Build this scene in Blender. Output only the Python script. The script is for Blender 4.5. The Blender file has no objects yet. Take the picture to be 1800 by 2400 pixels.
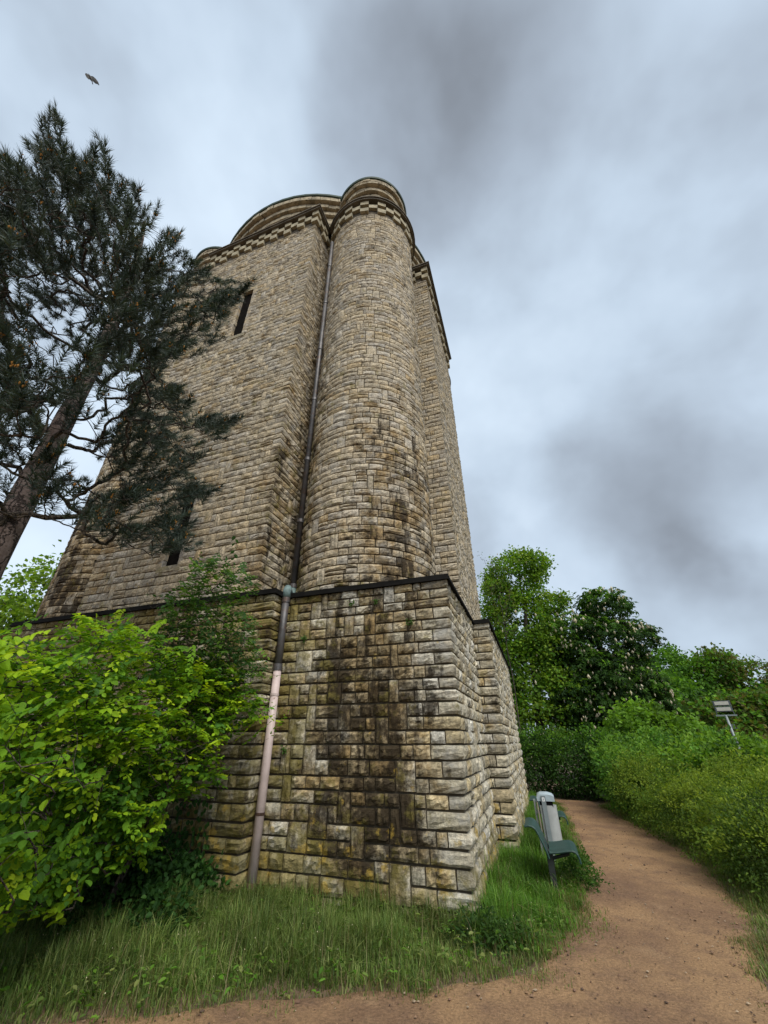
import bpy, math, random
import numpy as np
from mathutils import Vector, Matrix
R_ = np.random.default_rng(7)
random.seed(7)
scene = bpy.context.scene
COL = scene.collection

# ------------------------------------------------------------------ camera
F, PITCH, CX, YAW, CAMX, CAMY, CAMZ = 918.6, math.radians(30.33), 886.7, math.radians(19.69), 0.903, -5.390, 1.60
cam = bpy.data.cameras.new('camera'); camo = bpy.data.objects.new('camera', cam); COL.objects.link(camo)
camo.location = (CAMX, CAMY, CAMZ)
camo.rotation_euler = (math.pi / 2 + PITCH, 0, YAW)
cam.sensor_fit = 'VERTICAL'; cam.sensor_height = 24.0
cam.lens = 24.0 * F / 2400.0
cam.shift_x = (900 - CX) / 2400.0
cam.clip_start = 0.05; cam.clip_end = 3000
scene.camera = camo
scene.render.resolution_x = 768; scene.render.resolution_y = 1024

# ------------------------------------------------------------------ view
scene.view_settings.view_transform = 'Standard'
try: scene.view_settings.look = 'None'
except Exception: pass
scene.view_settings.exposure = 1.32
scene.view_settings.gamma = 1.0
scene.view_settings.use_curve_mapping = False

# ------------------------------------------------------------------ sky
SUN_EL, SUN_AZ = math.radians(50), math.radians(138)     # azimuth clockwise from +Y
w = bpy.data.worlds.new('World'); scene.world = w; w.use_nodes = True
nt = w.node_tree; nt.nodes.clear()
def N(t, typ, **k):
    n = t.nodes.new(typ)
    for a, b in k.items():
        if a in ('op',): n.operation = b
        else: setattr(n, a, b)
    return n
def L(t, a, b): t.links.new(a, b)
def val(t, op, a, b=None, c=None, clamp=False):
    n = t.nodes.new('ShaderNodeMath'); n.operation = op; n.use_clamp = clamp
    for i, x in enumerate((a, b, c)):
        if x is None: continue
        if isinstance(x, (int, float)): n.inputs[i].default_value = x
        else: t.links.new(x, n.inputs[i])
    return n.outputs[0]
def vmath(t, op, a, b=None):
    n = t.nodes.new('ShaderNodeVectorMath'); n.operation = op
    for i, x in enumerate((a, b)):
        if x is None: continue
        if isinstance(x, (tuple, list)): n.inputs[i].default_value = x
        else: t.links.new(x, n.inputs[i])
    return n.outputs['Value'] if op in ('DOT_PRODUCT', 'LENGTH', 'DISTANCE') else n.outputs[0]
def noise(t, vec, scale, detail=4, rough=.55, dist=0.0, out=0):
    n = t.nodes.new('ShaderNodeTexNoise'); n.inputs['Scale'].default_value = scale
    n.inputs['Detail'].default_value = detail; n.inputs['Roughness'].default_value = rough
    n.inputs['Distortion'].default_value = dist
    if vec is not None: t.links.new(vec, n.inputs['Vector'])
    return n.outputs[out]
def maprange(t, v, a, b, c=0., d=1., smooth=True):
    n = t.nodes.new('ShaderNodeMapRange'); n.interpolation_type = 'SMOOTHSTEP' if smooth else 'LINEAR'
    t.links.new(v, n.inputs[0])
    for i, x in enumerate((a, b, c, d)): n.inputs[i + 1].default_value = x
    return n.outputs[0]
def mixc(t, fac, a, b, blend='MIX'):
    n = t.nodes.new('ShaderNodeMix'); n.data_type = 'RGBA'; n.blend_type = blend
    if isinstance(fac, (int, float)): n.inputs[0].default_value = fac
    else: t.links.new(fac, n.inputs[0])
    for i, x in ((6, a), (7, b)):
        if isinstance(x, (tuple, list)): n.inputs[i].default_value = (*x[:3], 1)
        else: t.links.new(x, n.inputs[i])
    return n.outputs[2]
def ray(px, py):
    u = px - CX; v = py - 1200
    y = v * math.sin(PITCH) + F * math.cos(PITCH); z = -v * math.cos(PITCH) + F * math.sin(PITCH)
    c, s = math.cos(YAW), math.sin(YAW)
    return np.array([u * c - y * s, u * s + y * c, z]) / F
CAM = np.array([CAMX, CAMY, CAMZ])
def at_depth(px, py, d): return CAM + d * ray(px, py)
def at_z(px, py, z): r = ray(px, py); return CAM + (z - CAMZ) / r[2] * r
def project(P):
    P = np.atleast_2d(P) - CAM
    c, s = math.cos(YAW), math.sin(YAW)
    x = P[:, 0] * c + P[:, 1] * s; y = -P[:, 0] * s + P[:, 1] * c; z = P[:, 2]
    d = y * math.cos(PITCH) + z * math.sin(PITCH); up = -y * math.sin(PITCH) + z * math.cos(PITCH)
    d = np.where(d < .05, np.nan, d)
    return np.stack([CX + F * x / d, 1200 - F * up / d], 1)

sky = N(nt, 'ShaderNodeTexSky', sky_type='NISHITA'); sky.sun_disc = False
sky.sun_elevation = SUN_EL; sky.sun_rotation = SUN_AZ
tc = N(nt, 'ShaderNodeTexCoord'); dirv = tc.outputs['Generated']
sep = N(nt, 'ShaderNodeSeparateXYZ'); L(nt, dirv, sep.inputs[0])
den = val(nt, 'ADD', val(nt, 'MAXIMUM', sep.outputs[2], 0.0), 0.22)
cmb = N(nt, 'ShaderNodeCombineXYZ')
L(nt, val(nt, 'DIVIDE', sep.outputs[0], den), cmb.inputs[0]); L(nt, val(nt, 'DIVIDE', sep.outputs[1], den), cmb.inputs[1])
pl = cmb.outputs[0]
sq = vmath(nt, 'MULTIPLY', dirv, (1., 1., 1.))
n1 = noise(nt, vmath(nt, 'ADD', sq, (3.1, 1.7, 0.4)), 2.1, 5, .5, .15)
n2 = noise(nt, vmath(nt, 'ADD', sq, (7.3, 9.2, 2.0)), 4.2, 4, .5, .1)
cl = val(nt, 'ADD', val(nt, 'ADD', val(nt, 'MULTIPLY', n1, .42), val(nt, 'MULTIPLY', n2, .38)), .11)
# a few large cloud masses, darker and brighter, as directions in the sky
def blob(px, py, rad, amt):
    d = ray(px, py); d = d / np.linalg.norm(d)
    dd = vmath(nt, 'DOT_PRODUCT', dirv, tuple(d))
    dd = val(nt, 'ADD', dd, val(nt, 'MULTIPLY', val(nt, 'SUBTRACT', n1, .5), .07))
    return val(nt, 'MULTIPLY', maprange(nt, dd, math.cos(math.radians(rad)), 1.0), amt)
for a in ((1130, 90, 20, -.17), (960, 300, 12, -.08), (1520, 1140, 14, -.20), (1600, 1360, 10, -.12), (1800, 1460, 11, -.10), (60, 180, 14, -.07), (1340, 1310, 14, .06),
          (330, 520, 20, .10), (60, 1200, 22, .15)):
    cl = val(nt, 'ADD', cl, blob(*a))
cr = N(nt, 'ShaderNodeValToRGB'); L(nt, cl, cr.inputs[0])
els = cr.color_ramp.elements
els[0].position = .22; els[0].color = (.160, .180, .208, 1)
els[1].position = .72; els[1].color = (.49, .575, .665, 1)
e = els.new(.38); e.color = (.258, .302, .358, 1)
e = els.new(.52); e.color = (.362, .433, .515, 1)
SKY_GAIN = 6.5
clc = mixc(nt, 1.0, cr.outputs[0], (SKY_GAIN,) * 3, 'MULTIPLY')
skc = mixc(nt, .965, sky.outputs[0], clc)
bg = N(nt, 'ShaderNodeBackground'); bg.inputs[1].default_value = 0.1
L(nt, skc, bg.inputs[0])
wo = N(nt, 'ShaderNodeOutputWorld'); L(nt, bg.outputs[0], wo.inputs[0])

sun = bpy.data.lights.new('sun', 'SUN'); suno = bpy.data.objects.new('sun', sun); COL.objects.link(suno)
sun.energy = 1.5; sun.angle = math.radians(40); sun.color = (1.0, .95, .86)
sd = Vector((math.sin(SUN_AZ) * math.cos(SUN_EL), math.cos(SUN_AZ) * math.cos(SUN_EL), math.sin(SUN_EL)))
suno.rotation_euler = sd.to_track_quat('Z', 'Y').to_euler()
suno.location = (0, 0, 40)

# ------------------------------------------------------------------ object helpers
def props(o, label=None, cat=None, group=None, kind=None):
    if label: o['label'] = label
    if cat: o['category'] = cat
    if group: o['group'] = group
    if kind: o['kind'] = kind
    return o
def empty(name, loc, label, cat, group=None, rz=0):
    o = bpy.data.objects.new(name, None); COL.objects.link(o); o.location = loc; o.rotation_euler = (0, 0, rz)
    o.empty_display_size = .2
    return props(o, label, cat, group)
def link(name, me, parent=None, world=True):
    """world=True: mesh vertices are world coordinates although the parent is moved."""
    o = bpy.data.objects.new(name, me); COL.objects.link(o)
    if parent is not None:
        o.parent = parent
        if world:
            r = parent
            while r.parent is not None: r = r.parent
            if parent is r or True:
                o.matrix_parent_inverse = Matrix.Translation(-Vector(r.location)) if parent is r else Matrix.Identity(4)
    return o
def mesh(name, V, Fs, mats, cols=None, smooth=False, mi=None):
    """Fs: list of (n,k) int arrays."""
    me = bpy.data.meshes.new(name)
    V = np.asarray(V, dtype=np.float32)
    if not isinstance(Fs, (list, tuple)): Fs = [Fs]
    Fs = [np.asarray(f, dtype=np.int32) for f in Fs if len(f)]
    me.vertices.add(len(V)); me.vertices.foreach_set('co', V.ravel())
    tot = np.concatenate([np.full(len(f), f.shape[1], np.int32) for f in Fs])
    st = np.concatenate([[0], np.cumsum(tot)[:-1]]).astype(np.int32)
    li = np.concatenate([f.ravel() for f in Fs])
    me.loops.add(len(li)); me.loops.foreach_set('vertex_index', li)
    me.polygons.add(len(tot)); me.polygons.foreach_set('loop_start', st)
    try: me.polygons.foreach_set('loop_total', tot)
    except Exception: pass
    if smooth: me.polygons.foreach_set('use_smooth', np.ones(len(tot), bool))
    else: me.polygons.foreach_set('use_smooth', np.zeros(len(tot), bool))
    for m in (mats if isinstance(mats, (list, tuple)) else [mats]): me.materials.append(m)
    if mi is not None: me.polygons.foreach_set('material_index', np.asarray(mi, np.int32))
    if cols is not None:
        ca = me.color_attributes.new('Col', 'FLOAT_COLOR', 'POINT')
        c = np.ones((len(V), 4), np.float32); cols = np.asarray(cols); c[:, :cols.shape[1]] = cols
        ca.data.foreach_set('color', c.ravel())
    me.update(calc_edges=True)
    return me
class MB:
    """collects verts/faces for one mesh"""
    def __init__(s): s.v = []; s.f3 = []; s.f4 = []; s.n = 0; s.c = []
    def add(s, V, F4=None, F3=None, col=None):
        V = np.asarray(V, float)
        if F4 is not None and len(F4): s.f4.append(np.asarray(F4) + s.n)
        if F3 is not None and len(F3): s.f3.append(np.asarray(F3) + s.n)
        s.v.append(V); s.n += len(V)
        if col is not None: s.c.append(np.broadcast_to(np.asarray(col, float), (len(V), len(np.asarray(col).ravel()) if np.ndim(col) == 1 else 3)))
    def build(s, name, mat, parent=None, smooth=False, world=True):
        Fs = []
        if s.f4: Fs.append(np.concatenate(s.f4))
        if s.f3: Fs.append(np.concatenate(s.f3))
        me = mesh(name, np.concatenate(s.v), Fs, mat, np.concatenate(s.c) if s.c else None, smooth)
        return link(name, me, parent, world)
    def box(s, lo, hi, col=None):
        x0, y0, z0 = lo; x1, y1, z1 = hi
        V = [(x0,y0,z0),(x1,y0,z0),(x1,y1,z0),(x0,y1,z0),(x0,y0,z1),(x1,y0,z1),(x1,y1,z1),(x0,y1,z1)]
        s.add(V, [(0,3,2,1),(4,5,6,7),(0,1,5,4),(1,2,6,5),(2,3,7,6),(3,0,4,7)], col=col)
    def tube(s, pts, rad, n=8, cap=True, col=None):
        pts = np.asarray(pts, float); m = len(pts)
        rad = np.broadcast_to(np.asarray(rad, float), (m,))
        V = []
        up = None
        for i in range(m):
            t = pts[min(i + 1, m - 1)] - pts[max(i - 1, 0)]; t = t / (np.linalg.norm(t) + 1e-9)
            if up is None:
                a = np.array([0, 0, 1.]) if abs(t[2]) < .9 else np.array([1., 0, 0])
                up = np.cross(t, a)
            up = up - t * (up @ t); up /= np.linalg.norm(up) + 1e-9
            b = np.cross(t, up)
            an = np.linspace(0, 2 * np.pi, n, endpoint=False)
            V.append(pts[i] + rad[i] * (np.cos(an)[:, None] * up + np.sin(an)[:, None] * b))
        V = np.concatenate(V); Q = []
        for i in range(m - 1):
            for j in range(n):
                k = (j + 1) % n
                Q.append((i * n + j, i * n + k, (i + 1) * n + k, (i + 1) * n + j))
        T = []
        if cap:
            V = np.concatenate([V, pts[:1], pts[-1:]])
            for j in range(n):
                k = (j + 1) % n
                T.append((m * n, k, j)); T.append((m * n + 1, (m - 1) * n + j, (m - 1) * n + k))
        s.add(V, Q, T, col)
    def lathe(s, prof, c, n=48, a0=0, a1=2 * math.pi, col=None):
        full = abs(a1 - a0 - 2 * math.pi) < 1e-6
        an = np.linspace(a0, a1, n, endpoint=not full); m = len(prof)
        V = np.array([(c[0] + r * math.cos(t), c[1] + r * math.sin(t), z) for t in an for r, z in prof])
        Q = []
        for i in range(n if full else n - 1):
            i2 = (i + 1) % n
            for j in range(m - 1): Q.append((i * m + j, i2 * m + j, i2 * m + j + 1, i * m + j + 1))
        s.add(V, Q, col=col)
    def extrude(s, prof, y0, y1, thick, col=None):
        """profile polyline in (x,z) thickened and extruded along y"""
        p = np.asarray(prof, float); m = len(p)
        nrm = []
        for i in range(m):
            t = p[min(i + 1, m - 1)] - p[max(i - 1, 0)]; t /= np.linalg.norm(t); nrm.append((-t[1], t[0]))
        nrm = np.array(nrm); a = p + nrm * thick / 2; b = p - nrm * thick / 2
        ring = np.concatenate([a, b[::-1]]); k = len(ring)
        V = [(x, y0, z) for x, z in ring] + [(x, y1, z) for x, z in ring]
        Q = [(i, (i + 1) % k, k + (i + 1) % k, k + i) for i in range(k)]
        for i in range(m - 1):
            Q.append((i + 1, i, k - 1 - i, k - 2 - i)); Q.append((k + i, k + i + 1, 2 * k - 2 - i, 2 * k - 1 - i))
        s.add(V, Q, col=col)

# ------------------------------------------------------------------ materials
def new_mat(name):
    m = bpy.data.materials.new(name); m.use_nodes = True
    t = m.node_tree; t.nodes.clear()
    o = N(t, 'ShaderNodeOutputMaterial'); b = N(t, 'ShaderNodeBsdfPrincipled')
    L(t, b.outputs[0], o.inputs[0]); b.inputs['Roughness'].default_value = .8
    return m, t, b, o
def bump(t, b, h, strength=.5, dist=.02):
    n = N(t, 'ShaderNodeBump'); n.inputs['Strength'].default_value = strength; n.inputs['Distance'].default_value = dist
    L(t, h, n.inputs['Height']); L(t, n.outputs[0], b.inputs['Normal'])
def simple(name, col, rough=.6, metal=0., var=.25, scale=8., spec=.5, col2=None, thr=(.55, .75)):
    m, t, b, o = new_mat(name)
    g = N(t, 'ShaderNodeNewGeometry').outputs['Position']
    n = noise(t, g, scale, 5, .6)
    c = mixc(t, maprange(t, n, .3, .7), tuple(x * (1 - var) for x in col), tuple(min(1, x * (1 + var)) for x in col))
    if col2: c = mixc(t, maprange(t, noise(t, g, scale * 1.7, 6, .65), *thr), c, col2)
    L(t, c, b.inputs['Base Color']); b.inputs['Roughness'].default_value = rough; b.inputs['Metallic'].default_value = metal
    b.inputs['Specular IOR Level'].default_value = spec
    bump(t, b, noise(t, g, scale * 5, 4, .6), .25, .01)
    return m

def stone_material():
    m, t, b, o = new_mat('rock_faced_stone')
    g = N(t, 'ShaderNodeNewGeometry').outputs['Position']
    sp = N(t, 'ShaderNodeSeparateXYZ'); L(t, g, sp.inputs[0]); X, Y, Z = sp.outputs
    at = N(t, 'ShaderNodeAttribute'); at.attribute_name = 'Col'
    base = at.outputs['Color']
    fine = noise(t, g, 26, 6, .66)
    med = noise(t, g, 6.5, 5, .6)
    c = mixc(t, 1., base, mixc(t, maprange(t, fine, .3, .72, 0, 1, False), (.56, .56, .55), (1.42, 1.41, 1.37)), 'MULTIPLY')
    c = mixc(t, 1., c, mixc(t, maprange(t, med, .3, .7), (.74, .74, .74), (1.18, 1.16, 1.12)), 'MULTIPLY')
    # rusty seams and grey weathering patches
    c = mixc(t, val(t, 'MULTIPLY', maprange(t, noise(t, vmath(t, 'ADD', g, (4, 4, 4)), 9, 5, .65), .60, .74), .35), c, (.30, .20, .09))
    c = mixc(t, val(t, 'MULTIPLY', maprange(t, noise(t, vmath(t, 'ADD', g, (9, 2, 7)), 3.1, 5, .6), .52, .68), .5), c, (.34, .335, .315))
    # ---- dirt: black water crusts running down, kept to where water runs
    st = N(t, 'ShaderNodeCombineXYZ')
    L(t, val(t, 'MULTIPLY', X, 2.6), st.inputs[0]); L(t, val(t, 'MULTIPLY', Y, 2.6), st.inputs[1]); L(t, val(t, 'MULTIPLY', Z, .55), st.inputs[2])
    streak = noise(t, st.outputs[0], 1.25, 6, .62, .4)
    spots = noise(t, vmath(t, 'ADD', g, (1, 5, 3)), 10., 7, .74)
    soil = val(t, 'MULTIPLY', val(t, 'SUBTRACT', at.outputs['Alpha'], .5), .11)
    grime = val(t, 'ADD', val(t, 'ADD', val(t, 'MULTIPLY', streak, .58), val(t, 'MULTIPLY', spots, .42)), soil)
    # zone A: pedestal corner block, face towards the grass
    zx = val(t, 'MULTIPLY', maprange(t, X, -3.3, -1.0), maprange(t, X, .15, -.95))
    zA = val(t, 'MULTIPLY', val(t, 'MULTIPLY', zx, maprange(t, Z, 4.1, 1.9)), maprange(t, Y, .35, .15))
    zA = val(t, 'MULTIPLY', zA, maprange(t, Z, .1, .55, .5, 1.))
    # zone B: right half of the round corner column, lower third
    zB = val(t, 'MULTIPLY', val(t, 'MULTIPLY', maprange(t, X, -2.3, -1.1), maprange(t, Z, 10.5, 4.5)), maprange(t, Y, 3.2, 2.2))
    zB = val(t, 'MULTIPLY', zB, maprange(t, Z, 3.7, 3.9))
    # zone C: return wall and column by the downpipe
    zC = val(t, 'MULTIPLY', maprange(t, val(t, 'ABSOLUTE', val(t, 'ADD', X, 3.1)), .75, .1), maprange(t, Z, 14, 6))
    zC = val(t, 'MULTIPLY', zC, maprange(t, Z, 3.7, 3.9))
    # zone D: left mid section of the pedestal under the trees, far left column
    zD = val(t, 'MULTIPLY', maprange(t, X, -6.5, -9.5), maprange(t, Z, 13, 4))
    pedf = val(t, 'MULTIPLY', val(t, 'MULTIPLY', maprange(t, Y, .2, .05), maprange(t, Z, 3.75, 3.5)), .42)
    zA = val(t, 'MAXIMUM', zA, val(t, 'MULTIPLY', pedf, maprange(t, X, -.05, -.6)))
    zone = val(t, 'MAXIMUM', val(t, 'MAXIMUM', zA, val(t, 'MULTIPLY', zB, .55)), val(t, 'MAXIMUM', val(t, 'MULTIPLY', zC, .55), val(t, 'MULTIPLY', zD, .75)))
    gm = maprange(t, val(t, 'ADD', grime, val(t, 'MULTIPLY', zone, .19)), .57, .69)
    c = mixc(t, val(t, 'MULTIPLY', gm, .90), c, (.030, .023, .016))
    brown = maprange(t, val(t, 'ADD', val(t, 'ADD', noise(t, vmath(t, 'ADD', g, (3, 8, 1)), 2.6, 5, .6), soil), val(t, 'MULTIPLY', zone, .30)), .56, .76)
    c = mixc(t, val(t, 'MULTIPLY', brown, .8), c, mixc(t, 1., c, (.52, .40, .22), 'MULTIPLY'))
    # ---- moss / algae: olive on the pedestal, near the pipe and on ledges
    mz = val(t, 'ADD', val(t, 'MULTIPLY', val(t, 'MULTIPLY', maprange(t, X, -1.2, -2.5), maprange(t, Z, 4.2, 3.4)), .16),
             val(t, 'MULTIPLY', maprange(t, Z, .8, .1), .17))
    mz = val(t, 'ADD', mz, val(t, 'MULTIPLY', zC, .09))
    mz = val(t, 'ADD', mz, val(t, 'MULTIPLY', maprange(t, val(t, 'ABSOLUTE', val(t, 'SUBTRACT', Z, 3.75)), .55, .0), .06))
    moss = maprange(t, val(t, 'ADD', noise(t, vmath(t, 'ADD', g, (2, 2, 9)), 4.2, 7, .7), mz), .55, .70)
    c = mixc(t, val(t, 'MULTIPLY', moss, .66), c, (.165, .138, .034))
    yl = maprange(t, val(t, 'ADD', noise(t, vmath(t, 'ADD', g, (6, 1, 4)), 5.2, 5, .6), val(t, 'MULTIPLY', maprange(t, Z, 1.5, .2), .10)), .65, .73)
    c = mixc(t, val(t, 'MULTIPLY', yl, .55), c, (.40, .27, .045))
    L(t, c, b.inputs['Base Color']); b.inputs['Roughness'].default_value = .92
    b.inputs['Specular IOR Level'].default_value = .25
    st2 = N(t, 'ShaderNodeCombineXYZ')
    for i, k in ((0, .6), (1, .6), (2, 1.4)): L(t, val(t, 'MULTIPLY', sp.outputs[i], k), st2.inputs[i])
    h = val(t, 'ADD', noise(t, st2.outputs[0], 13, 7, .7), val(t, 'MULTIPLY', noise(t, g, 60, 4, .7), .3))
    bump(t, b, h, .85, .028)
    return m
M = {}
M['stone'] = stone_material()
M['mortar'] = simple('mortar', (.085, .068, .045), .95, var=.35, scale=4)
M['frieze'] = simple('frieze_stone', (.315, .275, .185), .9, var=.3, scale=5, col2=(.17, .155, .10), thr=(.55, .7))
M['band'] = simple('shade_toned_frieze_recess', (.075, .060, .040), .95, var=.4, scale=4)  # dark colour paints in the shade between the projecting blocks
M['cornice'] = simple('cornice_slab', (.115, .098, .072), .85, var=.35, scale=3)
M['ringstone'] = simple('ring_stone', (.33, .28, .19), .9, var=.4, scale=4, col2=(.07, .055, .035), thr=(.54, .70))
M['coping'] = simple('black_bitumen_coping', (.011, .0105, .010), .8, var=.3, scale=5, spec=.06)
M['copper'] = simple('green_copper_edge', (.045, .075, .058), .7, var=.3, scale=3)
M['pipe_zinc'] = simple('weathered_zinc_pipe', (.085, .082, .085), .5, .35, .3, 5, col2=(.10, .06, .042), thr=(.5, .7))
M['verdigris'] = simple('verdigris_elbow', (.13, .19, .185), .7, .1, .25, 14)
M['pipe_pink'] = simple('pink_painted_iron', (.50, .405, .39), .5, 0, .12, 6, col2=(.19, .105, .075), thr=(.60, .72))
M['rust'] = simple('rusty_iron', (.055, .028, .018), .9, .1, .4, 20)
M['bench_green'] = simple('dark_green_coated_steel', (.020, .052, .044), .5, 0, .15, 10, spec=.3)
M['leg_dark'] = simple('dark_post', (.015, .02, .018), .6)
M['bin_grey'] = simple('grey_sheet_metal', (.32, .335, .33), .5, .0, .12, 7)
M['bin_post'] = simple('blue_grey_post', (.165, .195, .205), .5, .0, .12, 7)
M['bin_lid'] = simple('pale_blue_grey_lid', (.32, .385, .42), .45, 0, .08, 9)
M['bin_inside'] = simple('dark_bin_opening', (.012, .012, .013), .9, spec=0.)
M['bin_panel'] = simple('beige_bin_panel', (.26, .225, .17), .7)
M['sticker'] = simple('white_sticker', (.75, .76, .75), .5, var=.05)
M['sticker_ink'] = simple('sticker_print', (.25, .27, .3), .5, var=.05)
M['galv'] = simple('galvanised_steel', (.20, .235, .24), .5, .3, .15, 12)
M['lamp_case'] = simple('lamp_case', (.10, .115, .13), .5, .2, .15, 12)
M['lamp_glass'] = simple('floodlight_glass', (.46, .45, .40), .25, 0, .1, 15)
M['dark_void'] = simple('dark_interior', (.012, .011, .010), 1.0, spec=0.)
M['bird'] = simple('grey_feathers', (.05, .05, .05), .8, var=.35, scale=30)
M['bird_leg'] = simple('bird_beak', (.08, .06, .03), .6)
def bark(name, a, b2, sc=9):
    m, t, b, o = new_mat(name)
    g = N(t, 'ShaderNodeNewGeometry').outputs['Position']
    sp = N(t, 'ShaderNodeSeparateXYZ'); L(t, g, sp.inputs[0]); q = N(t, 'ShaderNodeCombineXYZ')
    for i, k in ((0, 1.), (1, 1.), (2, .32)): L(t, val(t, 'MULTIPLY', sp.outputs[i], k), q.inputs[i])
    v = N(t, 'ShaderNodeTexVoronoi'); v.feature = 'DISTANCE_TO_EDGE'; v.inputs['Scale'].default_value = sc
    qq = vmath(t, 'ADD', q.outputs[0], vmath(t, 'MULTIPLY', noise(t, g, 7, 4, .6, 0, 1), (.18, .18, .18)))
    L(t, qq, v.inputs['Vector'])
    crack = maprange(t, v.outputs['Distance'], .0, .12)
    c = mixc(t, maprange(t, noise(t, g, 14, 5, .65), .3, .7), a, b2)
    c = mixc(t, crack, tuple(x * .28 for x in a), c)
    L(t, c, b.inputs['Base Color']); b.inputs['Roughness'].default_value = .95
    bump(t, b, val(t, 'ADD', crack, val(t, 'MULTIPLY', noise(t, g, 40, 4, .6), .4)), .8, .03)
    return m
M['pine_bark'] = bark('pine_bark', (.12, .085, .072), (.22, .168, .148))
M['bark'] = bark('brown_bark', (.055, .042, .030), (.10, .08, .06), 14)
def leafmat(name, trans=.38, rough=.5, spec=.35, gain=1.0):
    m, t, b, o = new_mat(name)
    at = N(t, 'ShaderNodeAttribute'); at.attribute_name = 'Col'
    lc = mixc(t, 1., at.outputs['Color'], (gain,) * 3, 'MULTIPLY')
    L(t, lc, b.inputs['Base Color']); b.inputs['Roughness'].default_value = rough
    b.inputs['Specular IOR Level'].default_value = spec
    tr = N(t, 'ShaderNodeBsdfTranslucent')
    L(t, mixc(t, 1., lc, (1.45, 1.4, .55), 'MULTIPLY'), tr.inputs[0])
    mx = N(t, 'ShaderNodeMixShader'); mx.inputs[0].default_value = trans
    L(t, b.outputs[0], mx.inputs[1]); L(t, tr.outputs[0], mx.inputs[2]); L(t, mx.outputs[0], o.inputs[0])
    return m
M['leaf'] = leafmat('leaf', .45, .62, .2, gain=1.42)
M['needle'] = leafmat('pine_needle', .12, .5, .4)
M['grass'] = leafmat('grass_blade', .35, .55, .3, 1.25)
M['flower'] = leafmat('blossom', .3, .8, .1)
M['vcol'] = leafmat('matte_grain', 0.0, .9, .2)

def ground_material():
    m, t, b, o = new_mat('soil')
    g = N(t, 'ShaderNodeNewGeometry').outputs['Position']
    n = noise(t, g, 1.7, 6, .6); n2 = noise(t, g, 14, 5, .65)
    c = mixc(t, maprange(t, n, .35, .65), (.135, .088, .054), (.095, .068, .040))
    c = mixc(t, val(t, 'MULTIPLY', maprange(t, n2, .45, .7), .6), c, (.18, .115, .068))
    L(t, c, b.inputs['Base Color']); b.inputs['Roughness'].default_value = .95
    bump(t, b, n2, .6, .03); return m
M['soil'] = ground_material()
def path_material():
    m, t, b, o = new_mat('reddish_dirt')
    g = N(t, 'ShaderNodeNewGeometry').outputs['Position']
    sp = N(t, 'ShaderNodeSeparateXYZ'); L(t, g, sp.inputs[0])
    big = noise(t, g, .75, 5, .6, .3); mid = noise(t, g, 3.4, 6, .62); fin = noise(t, g, 45, 5, .7); gr = noise(t, g, 150, 3, .7)
    c = mixc(t, maprange(t, big, .38, .62), (.205, .124, .074), (.315, .196, .104))
    c = mixc(t, val(t, 'MULTIPLY', maprange(t, mid, .48, .70), .6), c, (.160, .098, .066))
    c = mixc(t, val(t, 'MULTIPLY', maprange(t, noise(t, vmath(t, 'ADD', g, (5, 5, 0)), 2.1, 5, .6), .55, .72), .55), c, (.33, .215, .122))
    c = mixc(t, 1., c, mixc(t, maprange(t, fin, .3, .7), (.72, .72, .72), (1.26, 1.24, 1.22)), 'MULTIPLY')
    c = mixc(t, val(t, 'MULTIPLY', maprange(t, gr, .62, .72), .7), c, (.42, .34, .25))
    c = mixc(t, val(t, 'MULTIPLY', maprange(t, noise(t, vmath(t, 'ADD', g, (1, 1, 1)), 110, 3, .7), .64, .72), .6), c, (.055, .035, .025))
    L(t, c, b.inputs['Base Color']); b.inputs['Roughness'].default_value = .95; b.inputs['Specular IOR Level'].default_value = .2
    bump(t, b, val(t, 'ADD', val(t, 'MULTIPLY', fin, .6), val(t, 'ADD', val(t, 'MULTIPLY', mid, 1.2), val(t, 'MULTIPLY', gr, .35))), .75, .035)
    return m
M['dirt'] = path_material()

# ------------------------------------------------------------------ ground and path
def lerp_poly(P, n):
    P = np.asarray(P, float); d = np.r_[0, np.cumsum(np.hypot(*np.diff(P, axis=0).T))]
    s = np.linspace(0, d[-1], n); return np.stack([np.interp(s, d, P[:, i]) for i in (0, 1)], 1)
LEFT_EDGE = [(-14, -3.9), (-6, -3.3), (-3.4, -2.85), (-2.4, -2.5), (-1.56, -2.06), (-1.05, -1.70), (-.19, -1.26), (.49, -.84), (.70, -.56), (.83, -.12), (.98, .47), (1.09, 1.27), (1.13, 1.95), (1.22, 4.0), (1.22, 6.6), (1.13, 9.0), (1.0, 10.6)]
RIGHT_EDGE = [(1.9, -9), (1.92, -3.2), (1.98, -.85), (2.26, .29), (2.62, 1.76), (2.78, 3.2), (2.76, 4.47), (2.62, 5.93), (2.36, 7.9), (2.15, 9.6), (1.95, 10.6)]
def edge_y(P, X):  # left edge: y as function of x in the foreground, x as function of y beyond
    return np.interp(X, [p[0] for p in P[:9]], [p[1] for p in P[:9]])
def on_path(X, Y):
    """signed distance-like: >0 inside the dirt"""
    lx = np.interp(Y, [p[1] for p in LEFT_EDGE], [p[0] for p in LEFT_EDGE])
    rx = np.interp(Y, [p[1] for p in RIGHT_EDGE], [p[0] for p in RIGHT_EDGE])
    # perpendicular-ish scaling for the oblique foreground edge
    k = np.where(Y < 0, .62, 1.)
    return np.minimum((X - lx) * k, rx - X)
g = MB(); S = 600
xs = np.r_[-S, -60, np.linspace(-14, 14, 57), 60, S]; ys = np.r_[-S, -60, np.linspace(-9, 30, 79), 90, S]
gx, gy = np.meshgrid(xs, ys, indexing='ij')
gz = -.012 + .012 * np.sin(gx * 1.3 + gy * .7) * np.cos(gy * 1.1)
gz = np.minimum(gz, -.003)
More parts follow.
